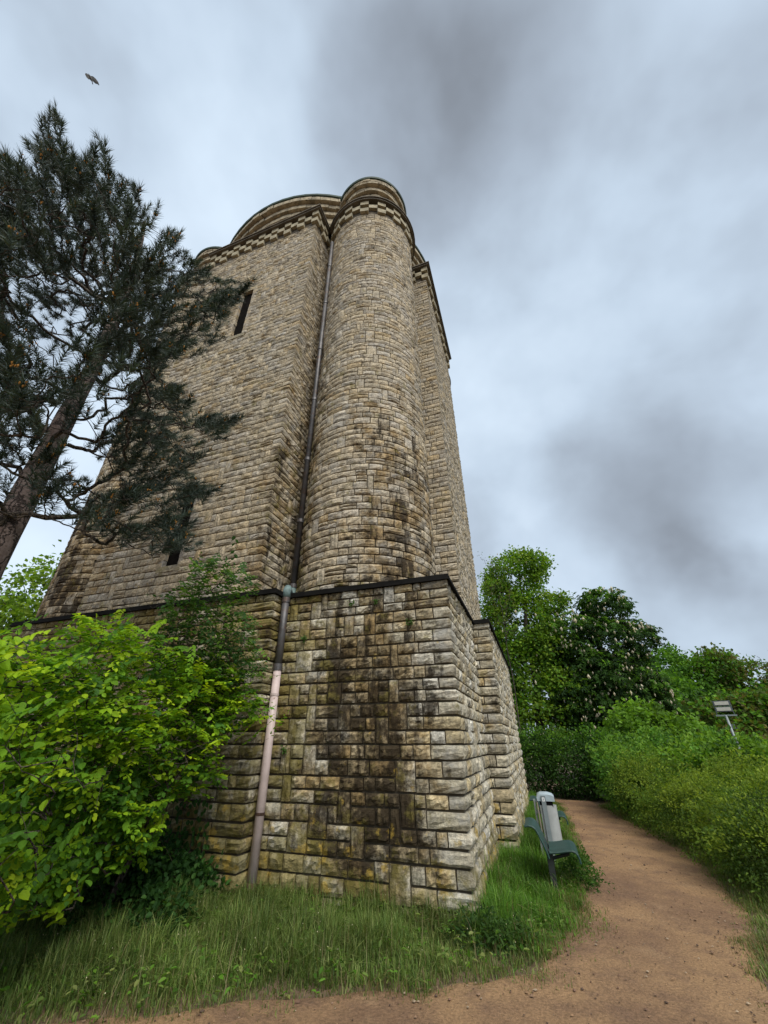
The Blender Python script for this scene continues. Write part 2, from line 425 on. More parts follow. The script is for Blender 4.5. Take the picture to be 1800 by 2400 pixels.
V = np.stack([gx.ravel(), gy.ravel(), gz.ravel()], 1); ny = len(ys)
ii, jj = np.meshgrid(np.arange(len(xs) - 1), np.arange(ny - 1), indexing='ij'); a = (ii * ny + jj).ravel()
g.add(V, np.stack([a, a + ny, a + ny + 1, a + 1], 1))
go = g.build('ground', M['soil'], smooth=True); props(go, 'dark soil ground beneath the grass and bushes', 'ground', kind='structure')

pm = MB()
xs = np.r_[-60, -25, np.arange(-14, -4.5, .5), np.arange(-4.5, 2.9, .08), 3.2, 4]; ys = np.r_[-60, -30, -16, -11, np.arange(-8, -4.4, .4), np.arange(-4.4, 10.9, .08)]
gx, gy = np.meshgrid(xs, ys, indexing='ij'); sdm = on_path(gx, gy)
def fbm2(X, Y, seed, f0=1.1, octv=6):
    r = np.random.default_rng(seed); o = 0; a_ = 1.
    for k in range(octv):
        for _ in range(3):
            th = r.uniform(0, 6.28); ph = r.uniform(0, 6.28); o = o + a_ * np.sin(f0 * (X * np.cos(th) + Y * np.sin(th)) * 2 * np.pi + ph)
        f0 *= 1.9; a_ *= .62
    return o / 3.
sdm = sdm + .09 + fbm2(gx, gy, 5) * np.where(gy < 0, .09, .05)
gz = np.clip(sdm * .25, -.05, .006) + .006 * np.sin(gx * 2.1 + 1) * np.cos(gy * 1.4)
keep = sdm > -.3; ny = len(ys)
V = np.stack([gx.ravel(), gy.ravel(), gz.ravel()], 1)
ii, jj = np.meshgrid(np.arange(len(xs) - 1), np.arange(ny - 1), indexing='ij'); ok = (keep[:-1, :-1] & keep[1:, 1:] & keep[1:, :-1] & keep[:-1, 1:]).ravel(); a = (ii * ny + jj).ravel()[ok]
pm.add(V, np.stack([a, a + ny, a + ny + 1, a + 1], 1))
po = pm.build('path', M['dirt'], smooth=True); props(po, 'reddish brown dirt path running along the tower', 'path', kind='structure')

# pebbles on the path
def pebbles():
    n = 6500
    X = R_.uniform(-3.5, 2.6, n * 3); Y = R_.uniform(-4.2, 9.5, n * 3) ** 1.0
    s = on_path(X, Y); keep = (s > -.12) & (R_.random(len(X)) < np.where(s < .2, .42, .22)); X, Y = X[keep][:n], Y[keep][:n]; n = len(X)
    octv = np.array([(1,0,0),(-1,0,0),(0,1,0),(0,-1,0),(0,0,1),(0,0,-1)], float)
    octf = np.array([(0,2,4),(2,1,4),(1,3,4),(3,0,4),(2,0,5),(1,2,5),(3,1,5),(0,3,5)])
    sz = R_.gamma(2.0, .0022, n) + .002; sz = np.minimum(sz, .016)
    V = octv[None] * (sz[:, None, None] * R_.uniform(.6, 1.3, (n, 6, 1))) * np.array([1.2, 1.2, .65])
    th = R_.uniform(0, 6.3, n); c, s_ = np.cos(th)[:, None], np.sin(th)[:, None]
    x = V[:, :, 0] * c - V[:, :, 1] * s_ + X[:, None]; y = V[:, :, 0] * s_ + V[:, :, 1] * c + Y[:, None]; z = V[:, :, 2] + .012 + sz[:, None] * .2
    V = np.stack([x, y, z], 2).reshape(-1, 3); Fc = (octf[None] + 6 * np.arange(n)[:, None, None]).reshape(-1, 3)
    pal = np.array([(.22, .14, .09), (.30, .23, .16), (.16, .095, .065), (.26, .16, .09), (.09, .06, .045)])
    c = pal[R_.integers(0, 5, n)] * R_.uniform(.7, 1.2, (n, 1))
    o = link('path_pebbles', mesh('path_pebbles', V, Fc, M['vcol'], np.repeat(c, 6, 0)))
    props(o, 'loose small stones strewn over the dirt path', 'pebbles', kind='stuff')
pebbles()

# ------------------------------------------------------------------ tower geometry
C0 = 5.7134; D = 5.4384; W = 2.241; CC = 3.6766; CR = 1.474; LB = 2.662; LM = 6.1025; PR = .30; ZP = 3.634; Z1 = 17.37
ZS = ZP + .045            # shaft masonry starts on the pedestal deck
CEN = np.array([-C0, C0])
TOWER = empty('stone_tower', (-C0, C0, 0), 'tall stone tower with round corner columns on a square stepped pedestal', 'tower')

class Path:
    """polyline/arc outline walked left to right as seen; outward normal on the right of travel"""
    def __init__(s): s.seg = []; s.u = [0.]
    def line(s, a, b):
        a = np.array(a, float); b = np.array(b, float); l = np.hypot(*(b - a)); s.seg.append(('l', a, (b - a) / l, l)); s.u.append(s.u[-1] + l); return s
    def arc(s, c, r, a0, a1):
        s.seg.append(('a', np.array(c, float), r, a0, a1)); s.u.append(s.u[-1] + r * (a1 - a0)); return s
    def at(s, u, side=0, seg=None):
        """position, normal; side -1/+1 picks the segment at a joint, 0 = mitre"""
        i = min(len(s.seg) - 1, max(0, int(np.searchsorted(s.u, u, side='right') - 1)))
        def ev(i, u):
            g = s.seg[i]; t = u - s.u[i]
            if g[0] == 'l': return g[1] + g[2] * t, np.array([g[2][1], -g[2][0]])
            an = g[3] + t / g[2]; n = np.array([math.cos(an), math.sin(an)]); return g[1] + g[2] * n, n
        for k in range(1, len(s.seg)):
            if abs(u - s.u[k]) < 1e-6:
                if side < 0: return ev(k - 1, u)
                if side > 0: return ev(k, u)
                p, n1 = ev(k - 1, u); _, n2 = ev(k, u)
                if n1 @ n2 < -.2: return p, (n2 if seg == k else n1)      # sharp inner corner: no mitre
                return p, (n1 + n2) / (1 + n1 @ n2)
        return ev(i, u)
J = CC - math.sqrt(CR ** 2 - (CC - W) ** 2)      # where the return meets the column
aj = math.acos((CC - W) / CR)
x0 = -C0
shaft = Path()
shaft.arc((x0 - CC, C0 - CC), CR, math.radians(175), 2 * math.pi - aj)
shaft.line((x0 - W, C0 - J), (x0 - W, C0 - D)); shaft.line((x0 - W, C0 - D), (x0 + W, C0 - D)); shaft.line((x0 + W, C0 - D), (x0 + W, C0 - J))
shaft.arc((x0 + CC, C0 - CC), CR, math.pi + aj, 2.5 * math.pi - aj)
shaft.line((x0 + J, C0 - W), (x0 + D, C0 - W)); shaft.line((x0 + D, C0 - W), (x0 + D, C0 + W)); shaft.line((x0 + D, C0 + W), (x0 + J, C0 + W))
shaft.arc((x0 + CC, C0 + CC), CR, -math.pi / 2 + aj, math.radians(95))
ped = Path()
PL = 2 * LB + LM
pp = [(-PL, 4.0), (-PL, 0), (-LB - LM, 0), (-LB - LM, -PR), (-LB, -PR), (-LB, 0), (0, 0), (0, LB), (PR, LB), (PR, LB + LM), (0, LB + LM), (0, PL), (-4, PL)]
for a, b in zip(pp[:-1], pp[1:]): ped.line(a, b)
# runs between concave corners: (u_start, u_end, [convex corners])
def runs(path, convex, concave):
    r = []; b = [0.] + [path.u[i] for i in concave] + [path.u[-1]]
    for a, e in zip(b[:-1], b[1:]): r.append((a, e, [path.u[i] for i in convex if a < path.u[i] < e]))
    return r
SH_RUNS = runs(shaft, [2, 3, 6, 7], [1, 4, 5, 8])
PD_RUNS = runs(ped, [1, 3, 4, 6, 8, 9, 11], [2, 5, 7, 10])
WIN = [(-5.92, -5.50, 4.72, 6.46), (-5.93, -5.50, 12.2, 14.55)]
ufront = shaft.u[2]
HOLES = [(ufront + (a - (x0 - W)), ufront + (b - (x0 - W)), c, d) for a, b, c, d in WIN]

def courses(z0, z1, h0, h1, rng, jit=.016):
    z = [z0]
    while z[-1] < z1 - .08:
        f = (z[-1] - z0) / (z1 - z0); z.append(z[-1] + h0 + (h1 - h0) * f + rng.uniform(-jit, jit))
    k = (z1 - z0) / (z[-1] - z0); return [z0 + (t - z0) * k for t in z]
def lay(run, zs, rng, holes=(), wmin=.10, wr=(.16, .37), p_up=.13):
    a0, a1, corners = run; out = []; nrow = len(zs) - 1
    occ = [[] for _ in range(nrow + 3)]
    for h in holes:
        if h[0] > a0 and h[1] < a1:
            for k in range(nrow):
                if zs[k + 1] > h[2] + .04 and zs[k] < h[3] - .04: occ[k].append((h[0], h[1]))
    for k in range(nrow):
        blk = list(occ[k])
        for i, c in enumerate(corners):
            l, s_ = rng.uniform(.32, .5), rng.uniform(.15, .24)
            a, b = (l, s_) if (k + i) % 2 else (s_, l)
            a = min(a, c - a0); b = min(b, a1 - c)
            out.append((c - a, c + b, zs[k], zs[k + 1])); blk.append((c - a, c + b))
        blk.sort(); x = a0; free = []
        for b in blk:
            if b[0] > x + 1e-4: free.append((x, b[0]))
            x = max(x, b[1])
        if x < a1 - 1e-4: free.append((x, a1))
        for fa, fb in free:
            x = fa
            while x < fb - 1e-4:
                rem = fb - x; up = False
                if rem < wr[1]: w_ = rem if rem < .34 or rng.random() < .6 else rem * rng.uniform(.4, .6)
                else:
                    w_ = rng.uniform(*wr)
                    if rem - w_ < wmin: w_ = rem / 2
                if rem > .3 and rng.random() < p_up and k + 1 < nrow:
                    w2 = rng.uniform(.11, .19) if rng.random() < .75 else rng.uniform(.2, .27)
                    n_up = 2
                    ok = rem - w2 > wmin and all(abs(x + w2 / 2 - c) > .62 for c in corners) and x - a0 > .12 and a1 - x - w2 > .12
                    ok = ok and all(not (b[0] < x + w2 + wmin and b[1] > x - wmin) for b in occ[k + 1])
                    if ok: w_ = w2; up = True
                if up: out.append((x, x + w_, zs[k], zs[k + 2])); occ[k + 1].append((x, x + w_))
                else: 
                    zt = zs[k + 1]; zb = zs[k]
                    if rng.random() < .05 and w_ > .2:      # a course split into two thin stones
                        zm = zb + (zt - zb) * rng.uniform(.4, .6); out.append((x, x + w_, zb, zm)); out.append((x, x + w_, zm, zt))
                    else: out.append((x, x + w_, zb, zt))
                x += w_
    return out
def stone_geo(path, st, nu, nv, amp, gap, rng, depth=.06, taper=.035):
    u0, u1, z0, z1 = st
    ga = gap * rng.uniform(.6, 1.4, 4) * np.array([.7, .7, 1.35, 1.35])
    ua, ub, za, zb = u0 + ga[0], u1 - ga[1], z0 + ga[2], z1 - ga[3]
    us = list(np.linspace(ua, ub, nu)); cor = None
    for k in range(1, len(path.seg)):
        if ua < path.u[k] < ub:
            cor = path.u[k]; i = int(np.argmin([abs(t - cor) for t in us[1:-1]])) + 1; us[i] = cor; us.sort()
    us = np.array(us); vs = np.linspace(za, zb, nv)
    jit_u = np.zeros((nu, nv)); jit_v = np.zeros((nu, nv))
    jit_u[1:-1, 1:-1] = rng.uniform(-.3, .3, (nu - 2, nv - 2)) * (ub - ua) / (nu - 1)
    jit_v[1:-1, 1:-1] = rng.uniform(-.3, .3, (nu - 2, nv - 2)) * (zb - za) / (nv - 1)
    jit_u[0, :] += rng.uniform(0, .006, nv); jit_u[-1, :] -= rng.uniform(0, .006, nv)
    jit_v[:, 0] += rng.uniform(0, .006, nu); jit_v[:, -1] -= rng.uniform(0, .006, nu)
    if cor is not None: jit_u[us == cor, :] = 0
    U = us[:, None] + jit_u; Vv = vs[None, :] + jit_v
    eu = np.minimum(U - ua, ub - U); ev = np.minimum(Vv - za, zb - Vv)
    e_ = np.clip(np.minimum(eu, ev) / taper, 0, 1)
    tilt = rng.normal(0, .22, 2)
    q = (U - ua) / (ub - ua) - .5; r = (Vv - za) / (zb - za) - .5
    d = amp * (.35 + .65 * rng.random((nu, nv)) + q * tilt[0] + r * (tilt[1] + .22)) * e_ + rng.uniform(-.004, .005) + (1 - e_) * rng.uniform(-.004, .004, (nu, nv))
    V = np.empty((nu * nv, 3)); B = []
    P = np.empty((nu, nv, 2)); Nn = np.empty((nu, nv, 2))
    for i in range(nu):
        pc = None
        for j in range(nv):
            p, n = path.at(U[i, j], 0 if cor is not None and abs(us[i] - cor) < 1e-9 else (1 if i < nu // 2 else -1))
            P[i, j] = p; Nn[i, j] = n
    V[:, :2] = (P + Nn * d[..., None]).reshape(-1, 2); V[:, 2] = Vv.ravel()
    idx = np.arange(nu * nv).reshape(nu, nv)
    Q = np.stack([idx[:-1, :-1], idx[1:, :-1], idx[1:, 1:], idx[:-1, 1:]], -1).reshape(-1, 4)
    ring = np.concatenate([idx[:, 0], idx[-1, 1:], idx[-2::-1, -1], idx[0, -2:0:-1]])
    Vr = np.empty((len(ring), 3)); ri, rj = np.unravel_index(ring, (nu, nv))
    Vr[:, :2] = P[ri, rj] - Nn[ri, rj] * depth; Vr[:, 2] = Vv[ri, rj]
    n0 = nu * nv; k = len(ring); a = np.arange(k); b = (a + 1) % k
    Q2 = np.stack([ring[b], ring[a], n0 + a, n0 + b], 1)
    return np.concatenate([V, Vr]), np.concatenate([Q, Q2])
PAL = np.array([(.395, .330, .220), (.435, .375, .262), (.360, .318, .235), (.375, .350, .290), (.315, .275, .200), (.400, .325, .200), (.455, .415, .330), (.290, .262, .212), (.40, .30, .155)])
PAL = PAL * np.array([.985, .985, 1.08])
PW = np.array([.22, .17, .16, .11, .11, .08, .06, .06, .03])
PALP = np.array([(.400, .370, .300), (.345, .318, .250), (.430, .405, .345), (.330, .280, .190), (.285, .258, .200), (.390, .330, .215), (.47, .455, .41), (.24, .215, .165)])
PWP = np.array([.22, .2, .16, .12, .11, .09, .05, .05])
rng = np.random.default_rng(11)
zs_p = courses(-.06, ZP, .172, .132, rng, .02)
zs_s = courses(ZS, Z1, .166, .150, rng, .022)
cands = []
for r in PD_RUNS:
    for s_ in lay(r, zs_p, rng, wr=(.13, .34), p_up=.25): cands.append((ped, s_, 'p'))
for r in SH_RUNS:
    for s_ in lay(r, zs_s, rng, HOLES, wr=(.17, .46), p_up=.10): cands.append((shaft, s_, 's'))
# the 300 largest in view become objects of their own
def vis_size(c):
    p, n = c[0].at((c[1][0] + c[1][1]) / 2); P = np.array([p[0], p[1], (c[1][2] + c[1][3]) / 2]); v = CAM - P; dist = np.linalg.norm(v)
    cosv = max(0., float(v[:2] @ n) / dist); px = project(P)[0]
    vis = -10 < px[0] < 1810 and -10 < px[1] < 2410
    if px[0] < 440 and px[1] > 1400: vis = False      # behind the shrubs
    return (c[1][1] - c[1][0]) * (c[1][3] - c[1][2]) * cosv / dist ** 2 if vis else 0.
order = sorted(range(len(cands)), key=lambda i: -vis_size(cands[i]))
big = set(order[:300])
rest = MB()
for i, (path, s_, k) in enumerate(cands):
    near = i in big
    if k == 'p': pal = PALP[rng.choice(len(PALP), p=PWP)]
    else: pal = PAL[rng.choice(len(PAL), p=PW)]
    colr = np.r_[pal * (rng.uniform(.90, 1.3) if k == 'p' else rng.uniform(1.0, 1.24)), rng.random()]
    if k == 's': colr[:3] = colr[:3] * .62 + np.array([.425, .372, .275]) * .38
    if near: V, Q = stone_geo(path, s_, 7, 5, .034, .007, rng, .07, .018)
    else:
        fine = k == 'p' or s_[2] < 8
        V, Q = stone_geo(path, s_, 5, 4, (.028 if k == 's' else .036), .0075, rng, .07, .012 if k == 's' else .018)
    if near:
        cen = V.mean(0); me = mesh('stone', V - cen, Q, M['stone'], np.broadcast_to(colr, (len(V), 4)))
        o = link('stone', me, TOWER); o.location = cen
    else: rest.add(V, Q, col=colr)
mo = rest.build('masonry', M['stone'], TOWER); mo['kind'] = 'stuff'

# mortar core behind the stones
core = MB()
def core_strip(path, z0, z1, off, skip=None):
    us = []
    for k, sg in enumerate(path.seg):
        n = 2 if sg[0] == 'l' else 40
        us.append([(t, 1 if i == 0 else (-1 if i == n - 1 else 0)) for i, t in enumerate(np.linspace(path.u[k], path.u[k + 1], n))])
    pts = []
    for sl in us:
        for t, sd_ in sl:
            p, n = path.at(t, 0, path.seg.index(sg) if False else None); pts.append(p + n * off)
    out = [pts[0]]
    for p in pts[1:]:
        if np.hypot(*(p - out[-1])) > 1e-5: out.append(p)
    return np.array(out)
P1 = core_strip(ped, 0, 0, -.028)
def strip(mb, P, z0, z1, col=None):
    m = len(P); V = np.concatenate([np.c_[P, np.full(m, z0)], np.c_[P, np.full(m, z1)]]); a = np.arange(m - 1)
    mb.add(V, np.stack([a, a + 1, a + 1 + m, a + m], 1), col=col)
strip(core, P1, -.3, ZP)
core.add([(-PL + .03, 4, -.3), (-PL + .03, PL, -.3), (-PL + .03, PL, ZP), (-PL + .03, 4, ZP)], [(0, 3, 2, 1)])
core.add([(-PL + .03, PL - .03, -.3), (-4, PL - .03, -.3), (-4, PL - .03, ZP), (-PL + .03, PL - .03, ZP)], [(0, 3, 2, 1)])
core.build('pedestal_core', M['mortar'], TOWER)
core = MB()
off = -.03
for k, sg in enumerate(shaft.seg):
    if sg[0] == 'a':
        P = np.array([np.add(*(lambda pn: (pn[0], pn[1] * off))(shaft.at(t, 1 if i == 0 else -1 if i == 40 else 0))) for i, t in enumerate(np.linspace(shaft.u[k], shaft.u[k + 1], 41))])
        strip(core, P, ZP - .02, Z1 + .6)
    elif k != 2:
        P = np.array([np.add(*(lambda pn: (pn[0], pn[1] * off))(shaft.at(t, 0, k))) for t in (shaft.u[k], shaft.u[k + 1])]); strip(core, P, ZP - .02, Z1 + .6)
    else:
        yf = C0 - D - off; xs_ = [x0 - W - off, *WIN[0][:2], x0 + W + off]
        def pan(xa, xb, za, zb): core.add([(xa, yf, za), (xb, yf, za), (xb, yf, zb), (xa, yf, zb)], [(0, 1, 2, 3)])
        pan(xs_[0], WIN[0][0], ZP - .02, Z1 + .6); pan(WIN[0][1], xs_[3], ZP - .02, Z1 + .6)
        zz = [ZP - .02, WIN[0][2], WIN[0][3], WIN[1][2], WIN[1][3], Z1 + .6]
        for a, b in ((0, 1), (2, 3), (4, 5)): pan(WIN[0][0], WIN[0][1], zz[a], zz[b])
# plain back of the tower, out of view
bk = [(x0 + CC, C0 + CC + CR), (x0 + W, C0 + D), (x0 - W, C0 + D), (x0 - CC, C0 + CC + CR), (x0 - CC - CR, C0 + CC), (x0 - D, C0 + W), (x0 - D, C0 - W), (x0 - CC - CR, C0 - CC)]
strip(core, np.array(bk), ZP - .02, Z1 + .6)
core.build('shaft_core', M['mortar'], TOWER)

# window slits: jamb stones, head, sill, near-black panel painted as the unlit interior
for xa, xb, za, zb in WIN:
    yf = C0 - D; wmb = MB(); dep = .09
    z = za
    while z < zb - .02:
        h = min(rng.uniform(.14, .18), zb - z)
        for sx, x in ((1, xa), (-1, xb)):
            y = yf - .01
            while y < yf + dep - .02:
                l = min(rng.uniform(.18, .34), yf + dep - y); d_ = rng.uniform(.0, .02)
                lo = (x - .12, y, z + .005) if sx > 0 else (x - d_, y, z + .005); hi = (x + d_, y + l - .008, z + h - .005) if sx > 0 else (x + .12, y + l - .008, z + h - .005)
                wmb.box(lo, hi, col=np.r_[PAL[rng.choice(len(PAL), p=PW)] * rng.uniform(.8, 1.1), .4]); y += l
        z += h
    wmb.box((xa - .15, yf - .012, zb - .004), (xb + .15, yf + dep, zb + .20), col=(.36, .30, .2, .4))
    wmb.box((xa - .1, yf - .03, za - .12), (xb + .1, yf + dep, za + .004), col=(.33, .29, .21, .4))
    wo_ = wmb.build('window_slit', M['stone'], TOWER)
    v = MB(); v.box((xa - .12, yf + dep + .002, za - .1), (xb + .12, yf + dep + .06, zb + .1)); vo = v.build('dark_void_panel', M['dark_void'], None)
    vo.parent = wo_; vo.matrix_parent_inverse = Matrix.Identity(4)

# frieze of three rows of stepped blocks, cornice slab
RH = .235
def path_box(path, u0, u1, z0, z1, d0, d1):
    us = [u0] + [path.u[k] for k in range(1, len(path.seg)) if u0 + 1e-6 < path.u[k] < u1 - 1e-6] + [u1]
    m = len(us); V = []
    for i, t in enumerate(us):
        p, n = path.at(t, 0 if 0 < i < m - 1 else (1 if i == 0 else -1))
        for d_, z in ((d0, z0), (d1, z0), (d1, z1), (d0, z1)): q = p + n * d_; V.append((q[0], q[1], z))
    Q = []
    for i in range(m - 1):
        for j in range(4): Q.append((i * 4 + j, i * 4 + (j + 1) % 4, i * 4 + 4 + (j + 1) % 4, i * 4 + 4 + j))
    Q += [(3, 2, 1, 0), tuple((m - 1) * 4 + j for j in range(4))]
    return np.array(V), np.array(Q)[:, ::-1]
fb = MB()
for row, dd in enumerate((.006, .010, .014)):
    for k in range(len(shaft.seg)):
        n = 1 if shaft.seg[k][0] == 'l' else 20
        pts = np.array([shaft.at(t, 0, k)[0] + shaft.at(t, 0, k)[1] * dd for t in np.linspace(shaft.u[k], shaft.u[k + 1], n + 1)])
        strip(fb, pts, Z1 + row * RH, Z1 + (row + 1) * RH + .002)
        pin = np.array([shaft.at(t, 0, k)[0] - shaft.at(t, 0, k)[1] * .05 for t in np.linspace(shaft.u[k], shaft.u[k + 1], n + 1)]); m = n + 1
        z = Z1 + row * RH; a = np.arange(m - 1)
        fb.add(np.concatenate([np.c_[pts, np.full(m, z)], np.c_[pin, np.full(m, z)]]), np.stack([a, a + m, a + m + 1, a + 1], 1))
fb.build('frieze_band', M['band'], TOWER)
for k in range(len(shaft.seg)):
    l = shaft.u[k + 1] - shaft.u[k]; n = 2 * max(1, round(l / .55)); p = l / n
    for j in range(n + 1):
        if j == n and k < len(shaft.seg) - 1: continue
        for row in (0, 1, 2):
            if (j % 2 == 0) != (row != 1): continue
            u = shaft.u[k] + j * p
            hw = p * .5 - .005
            ua, ub = max(0.001, u - hw), min(shaft.u[-1] - .001, u + hw)
            if j == 0 and k in (1, 4, 5, 8): ua = u + .002
            dz = rng.uniform(-.006, .006)
            V, Q = path_box(shaft, ua, ub, Z1 + row * RH + .004 + dz, Z1 + (row + 1) * RH - .006 + dz, -.02, (.105, .110, .115)[row] + rng.uniform(-.01, .01))
            V = V + rng.normal(0, .004, V.shape); cen = V.mean(0)
            o = link('frieze_block', mesh('frieze_block', V - cen, Q, M['frieze']), TOWER); o.location = cen
ZC = Z1 + 3 * RH
cb = MB()
for z0_, z1_, dd in ((ZC + .003, ZC + .070, .185), (ZC + .073, ZC + .115, .225)):
    for k in range(len(shaft.seg)):
        n = 1 if shaft.seg[k][0] == 'l' else 36
        for a, b in zip(np.linspace(shaft.u[k], shaft.u[k + 1], n + 1)[:-1], np.linspace(shaft.u[k], shaft.u[k + 1], n + 1)[1:]):
            V = []
            for t in (a, b):
                pp_, nn = shaft.at(t, 0, k)
                for d_, z in ((-.4, z0_), (dd, z0_), (dd, z1_), (-.4, z1_)): q = pp_ + nn * d_; V.append((q[0], q[1], z))
            cb.add(V, [(0, 4, 5, 1)[::-1], (1, 5, 6, 2)[::-1], (2, 6, 7, 3)[::-1]])
co = cb.build('cornice', M['cornice'], TOWER)
dk = MB(); dk.box((x0 - W + .1, C0 - D + .1, ZC - .4), (x0 + W - .1, C0 + D - .1, ZC + .05)); dk.box((x0 - D + .1, C0 - W + .1, ZC - .38), (x0 + D - .1, C0 + W - .1, ZC + .056)); dk.box((x0 - CC - .3, C0 - CC - .3, ZC - .36), (x0 + CC + .3, C0 + CC + .3, ZC + .062)); dk.build('roof_deck', M['cornice'], TOWER)
# turrets over the columns and the wide drum: stepped rings of stone with a copper edge
def ring_drum(name, c, radii, ztop, a_n, blk):
    zb = ZC + .06; prof = []; n = len(radii); root = None
    hh = .30 if n and radii[-1] < 2 else .27; hs = np.r_[zb, np.linspace(ztop - .10 - hh * (n - 1), ztop - .10, n)]
    for i, r in enumerate(radii):
        mb = MB(); rows = max(1, int(round((hs[i + 1] - hs[i]) / .19)))
        mb.lathe([(r - .5, hs[i]), (r - .03, hs[i]), (r - .03, hs[i + 1]), (r - .5, hs[i + 1])], c, 64)
        for q in range(rows):
            za = hs[i] + (hs[i + 1] - hs[i]) * q / rows; zb_ = hs[i] + (hs[i + 1] - hs[i]) * (q + 1) / rows
            an = rng.uniform(0, 1); end = an + 2 * math.pi
            while an < end - .02:
                wv = min(rng.uniform(.24, .5) / r, end - an); rr = r + rng.uniform(-.012, .022)
                m_ = 3; V = []
                for t in np.linspace(an + .006 / r, an + wv - .006 / r, m_):
                    for d_, z in ((-.06, za + .006), (0, za + .012), (rng.uniform(.0, .025), (za + zb_) / 2), (0, zb_ - .012), (-.06, zb_ - .006)): V.append((c[0] + (rr + d_) * math.cos(t), c[1] + (rr + d_) * math.sin(t), z))
                Q = [(a * 5 + b, a * 5 + 5 + b, a * 5 + 6 + b, a * 5 + 1 + b) for a in range(m_ - 1) for b in range(4)]
                mb.add(V, Q); an += wv
        o = mb.build(name if i == 0 else 'stone_ring', M['ringstone'], TOWER if i == 0 else None)
        if i == 0: root = o
        else: o.parent = root
    mb = MB(); R0 = radii[-1]
    mb.lathe([(R0 - .2, ztop - .10), (R0 + .05, ztop - .10), (R0 + .07, ztop - .03), (R0 + .02, ztop), (R0 * .6, ztop + .22 * R0 ** .5), (0.01, ztop + .34 * R0 ** .5)], c, 72)
    o = mb.build('copper_roof', M['copper'], None, smooth=False); o.parent = root
    return root
for sx, sy in ((1, -1), (-1, -1), (1, 1), (-1, 1)):
    ring_drum('turret', (x0 + sx * CC, C0 + sy * CC), (1.02, 1.13, 1.25, 1.38), 20.5, 40, .3)
ring_drum('drum', (x0, C0), (5.05, 5.17, 5.30, 5.45), 20.72, 96, .35)

# pedestal coping: black edge strip and deck
cp = MB()
def rim(path, z0_, z1_, d0, d1):
    for k in range(len(path.seg)):
        V = []
        for t in (path.u[k], path.u[k + 1]):
            pp_, nn = path.at(t, 0)
            for d_, z in ((d0, z0_), (d1, z0_), (d1, z1_), (d0, z1_)): q = pp_ + nn * d_; V.append((q[0], q[1], z))
        cp.add(V, [(1, 5, 4, 0), (2, 6, 5, 1), (3, 7, 6, 2)])
rim(ped, ZP + .004, ZP + .052, -.5, .05); rim(ped, ZP - .03, ZP + .004, -.05, .065)
cp.box((-PL + .2, .3, ZP - .04), (-.3, PL - .2, ZP + .03))
cp.build('coping', M['coping'], TOWER)

# ------------------------------------------------------------------ downpipe
dpx, dpy = -3.115, .925; lx, ly = -2.575, -.085
DP = empty('downpipe', (lx, ly, 0), 'long rainwater pipe down the tower corner, dark above and pink below', 'pipe')
m = MB(); m.tube([(dpx, dpy, 4.12), (dpx, dpy, 17.1)], .062, 14); m.build('upper_pipe', M['pipe_zinc'], DP, True)
m = MB()
for z in (4.16, 5.6, 7.25, 9.2, 11.2, 13.4, 15.5):
    m = MB(); m.tube([(dpx, dpy, z), (dpx, dpy, z + .075)], .074, 14); m.tube([(dpx, dpy, z + .03), (dpx + .03, dpy + .12, z + .03)], .014, 6); m.build('pipe_clamp', M['pipe_zinc'], DP)
m = MB(); pts = [(dpx, dpy, 4.16), (dpx, dpy, 4.02), (dpx + .03, dpy - .04, 3.94), (dpx + .09, dpy - .15, 3.90)]
pts += [(lx - .11, ly + .20, 3.80), (lx - .03, ly + .06, 3.775), (lx, ly, 3.71), (lx, ly, 3.60)]
m.tube(pts, .066, 14); m.build('pipe_elbow', M['verdigris'], DP, True)
m = MB(); m.tube([(lx, ly, 3.64), (lx, ly, 2.52)], .056, 14); m.build('middle_pipe', M['pipe_zinc'], DP, True)
for z in (3.52, 2.50):
    m = MB(); m.tube([(lx, ly, z), (lx, ly, z + .09)], .065, 14); m.build('pipe_clamp', M['pipe_zinc'], DP)
m = MB(); m.tube([(lx, ly, 2.51), (lx, ly, .16)], .057, 16); m.build('lower_pipe', M['pipe_pink'], DP, True)
for z in (2.16, .80):
    m = MB(); m.tube([(lx, ly, z), (lx, ly, z + .03)], .063, 16); m.build('pipe_clamp', M['rust' if z < 1 else 'pipe_pink'], DP)
m = MB(); m.tube([(lx, ly, .17), (lx - .005, ly - .01, -.05)], [.062, .055], 12); m.build('pipe_foot', M['rust'], DP, True)

# ------------------------------------------------------------------ benches, bin, floodlight
def bench(y0, label):
    b = empty('steel_seat', (.83, y0 + .31, 0), label, 'seat', 'single steel seats along the path')
    def P(pr): return [(x - .83, z) for x, z in pr]
    m = MB(); seat = [(.77, .415), (.80, .417), (.88, .425), (.97, .442), (1.03, .447), (1.065, .438), (1.088, .415), (1.10, .38), (1.105, .335)]
    m.extrude(P(seat), -.31, .31, .016); m.build('seat', M['bench_green'], b, world=False)
    m = MB(); back = [(.755, .36), (.748, .40), (.715, .49), (.67, .595), (.645, .64), (.61, .663), (.57, .668), (.52, .66)]
    m.extrude(P(back), -.31, .31, .016); m.build('backrest', M['bench_green'], b, world=False)
    for s_ in (-1, 1):
        y = s_ * .305; m = MB(); m.tube([(x, y, z) for x, z in P(seat)], .013, 6); m.build('seat_rim', M['bench_green'], b, world=False)
        m = MB(); m.tube([(x, y, z) for x, z in P(back)], .013, 6); m.build('back_rim', M['bench_green'], b, world=False)
        m = MB(); y = s_ * .2; m.tube([(-.065, y, .34), (.17, y, .405)], .018, 8); m.tube([(-.065, y, .40), (-.12, y, .50)], .016, 8); m.build('bracket', M['leg_dark'], b, world=False)
        m = MB(); m.box((-.10, y - .035, -.02), (-.03, y + .035, .40)); m.build('leg', M['leg_dark'], b, world=False)
    return b
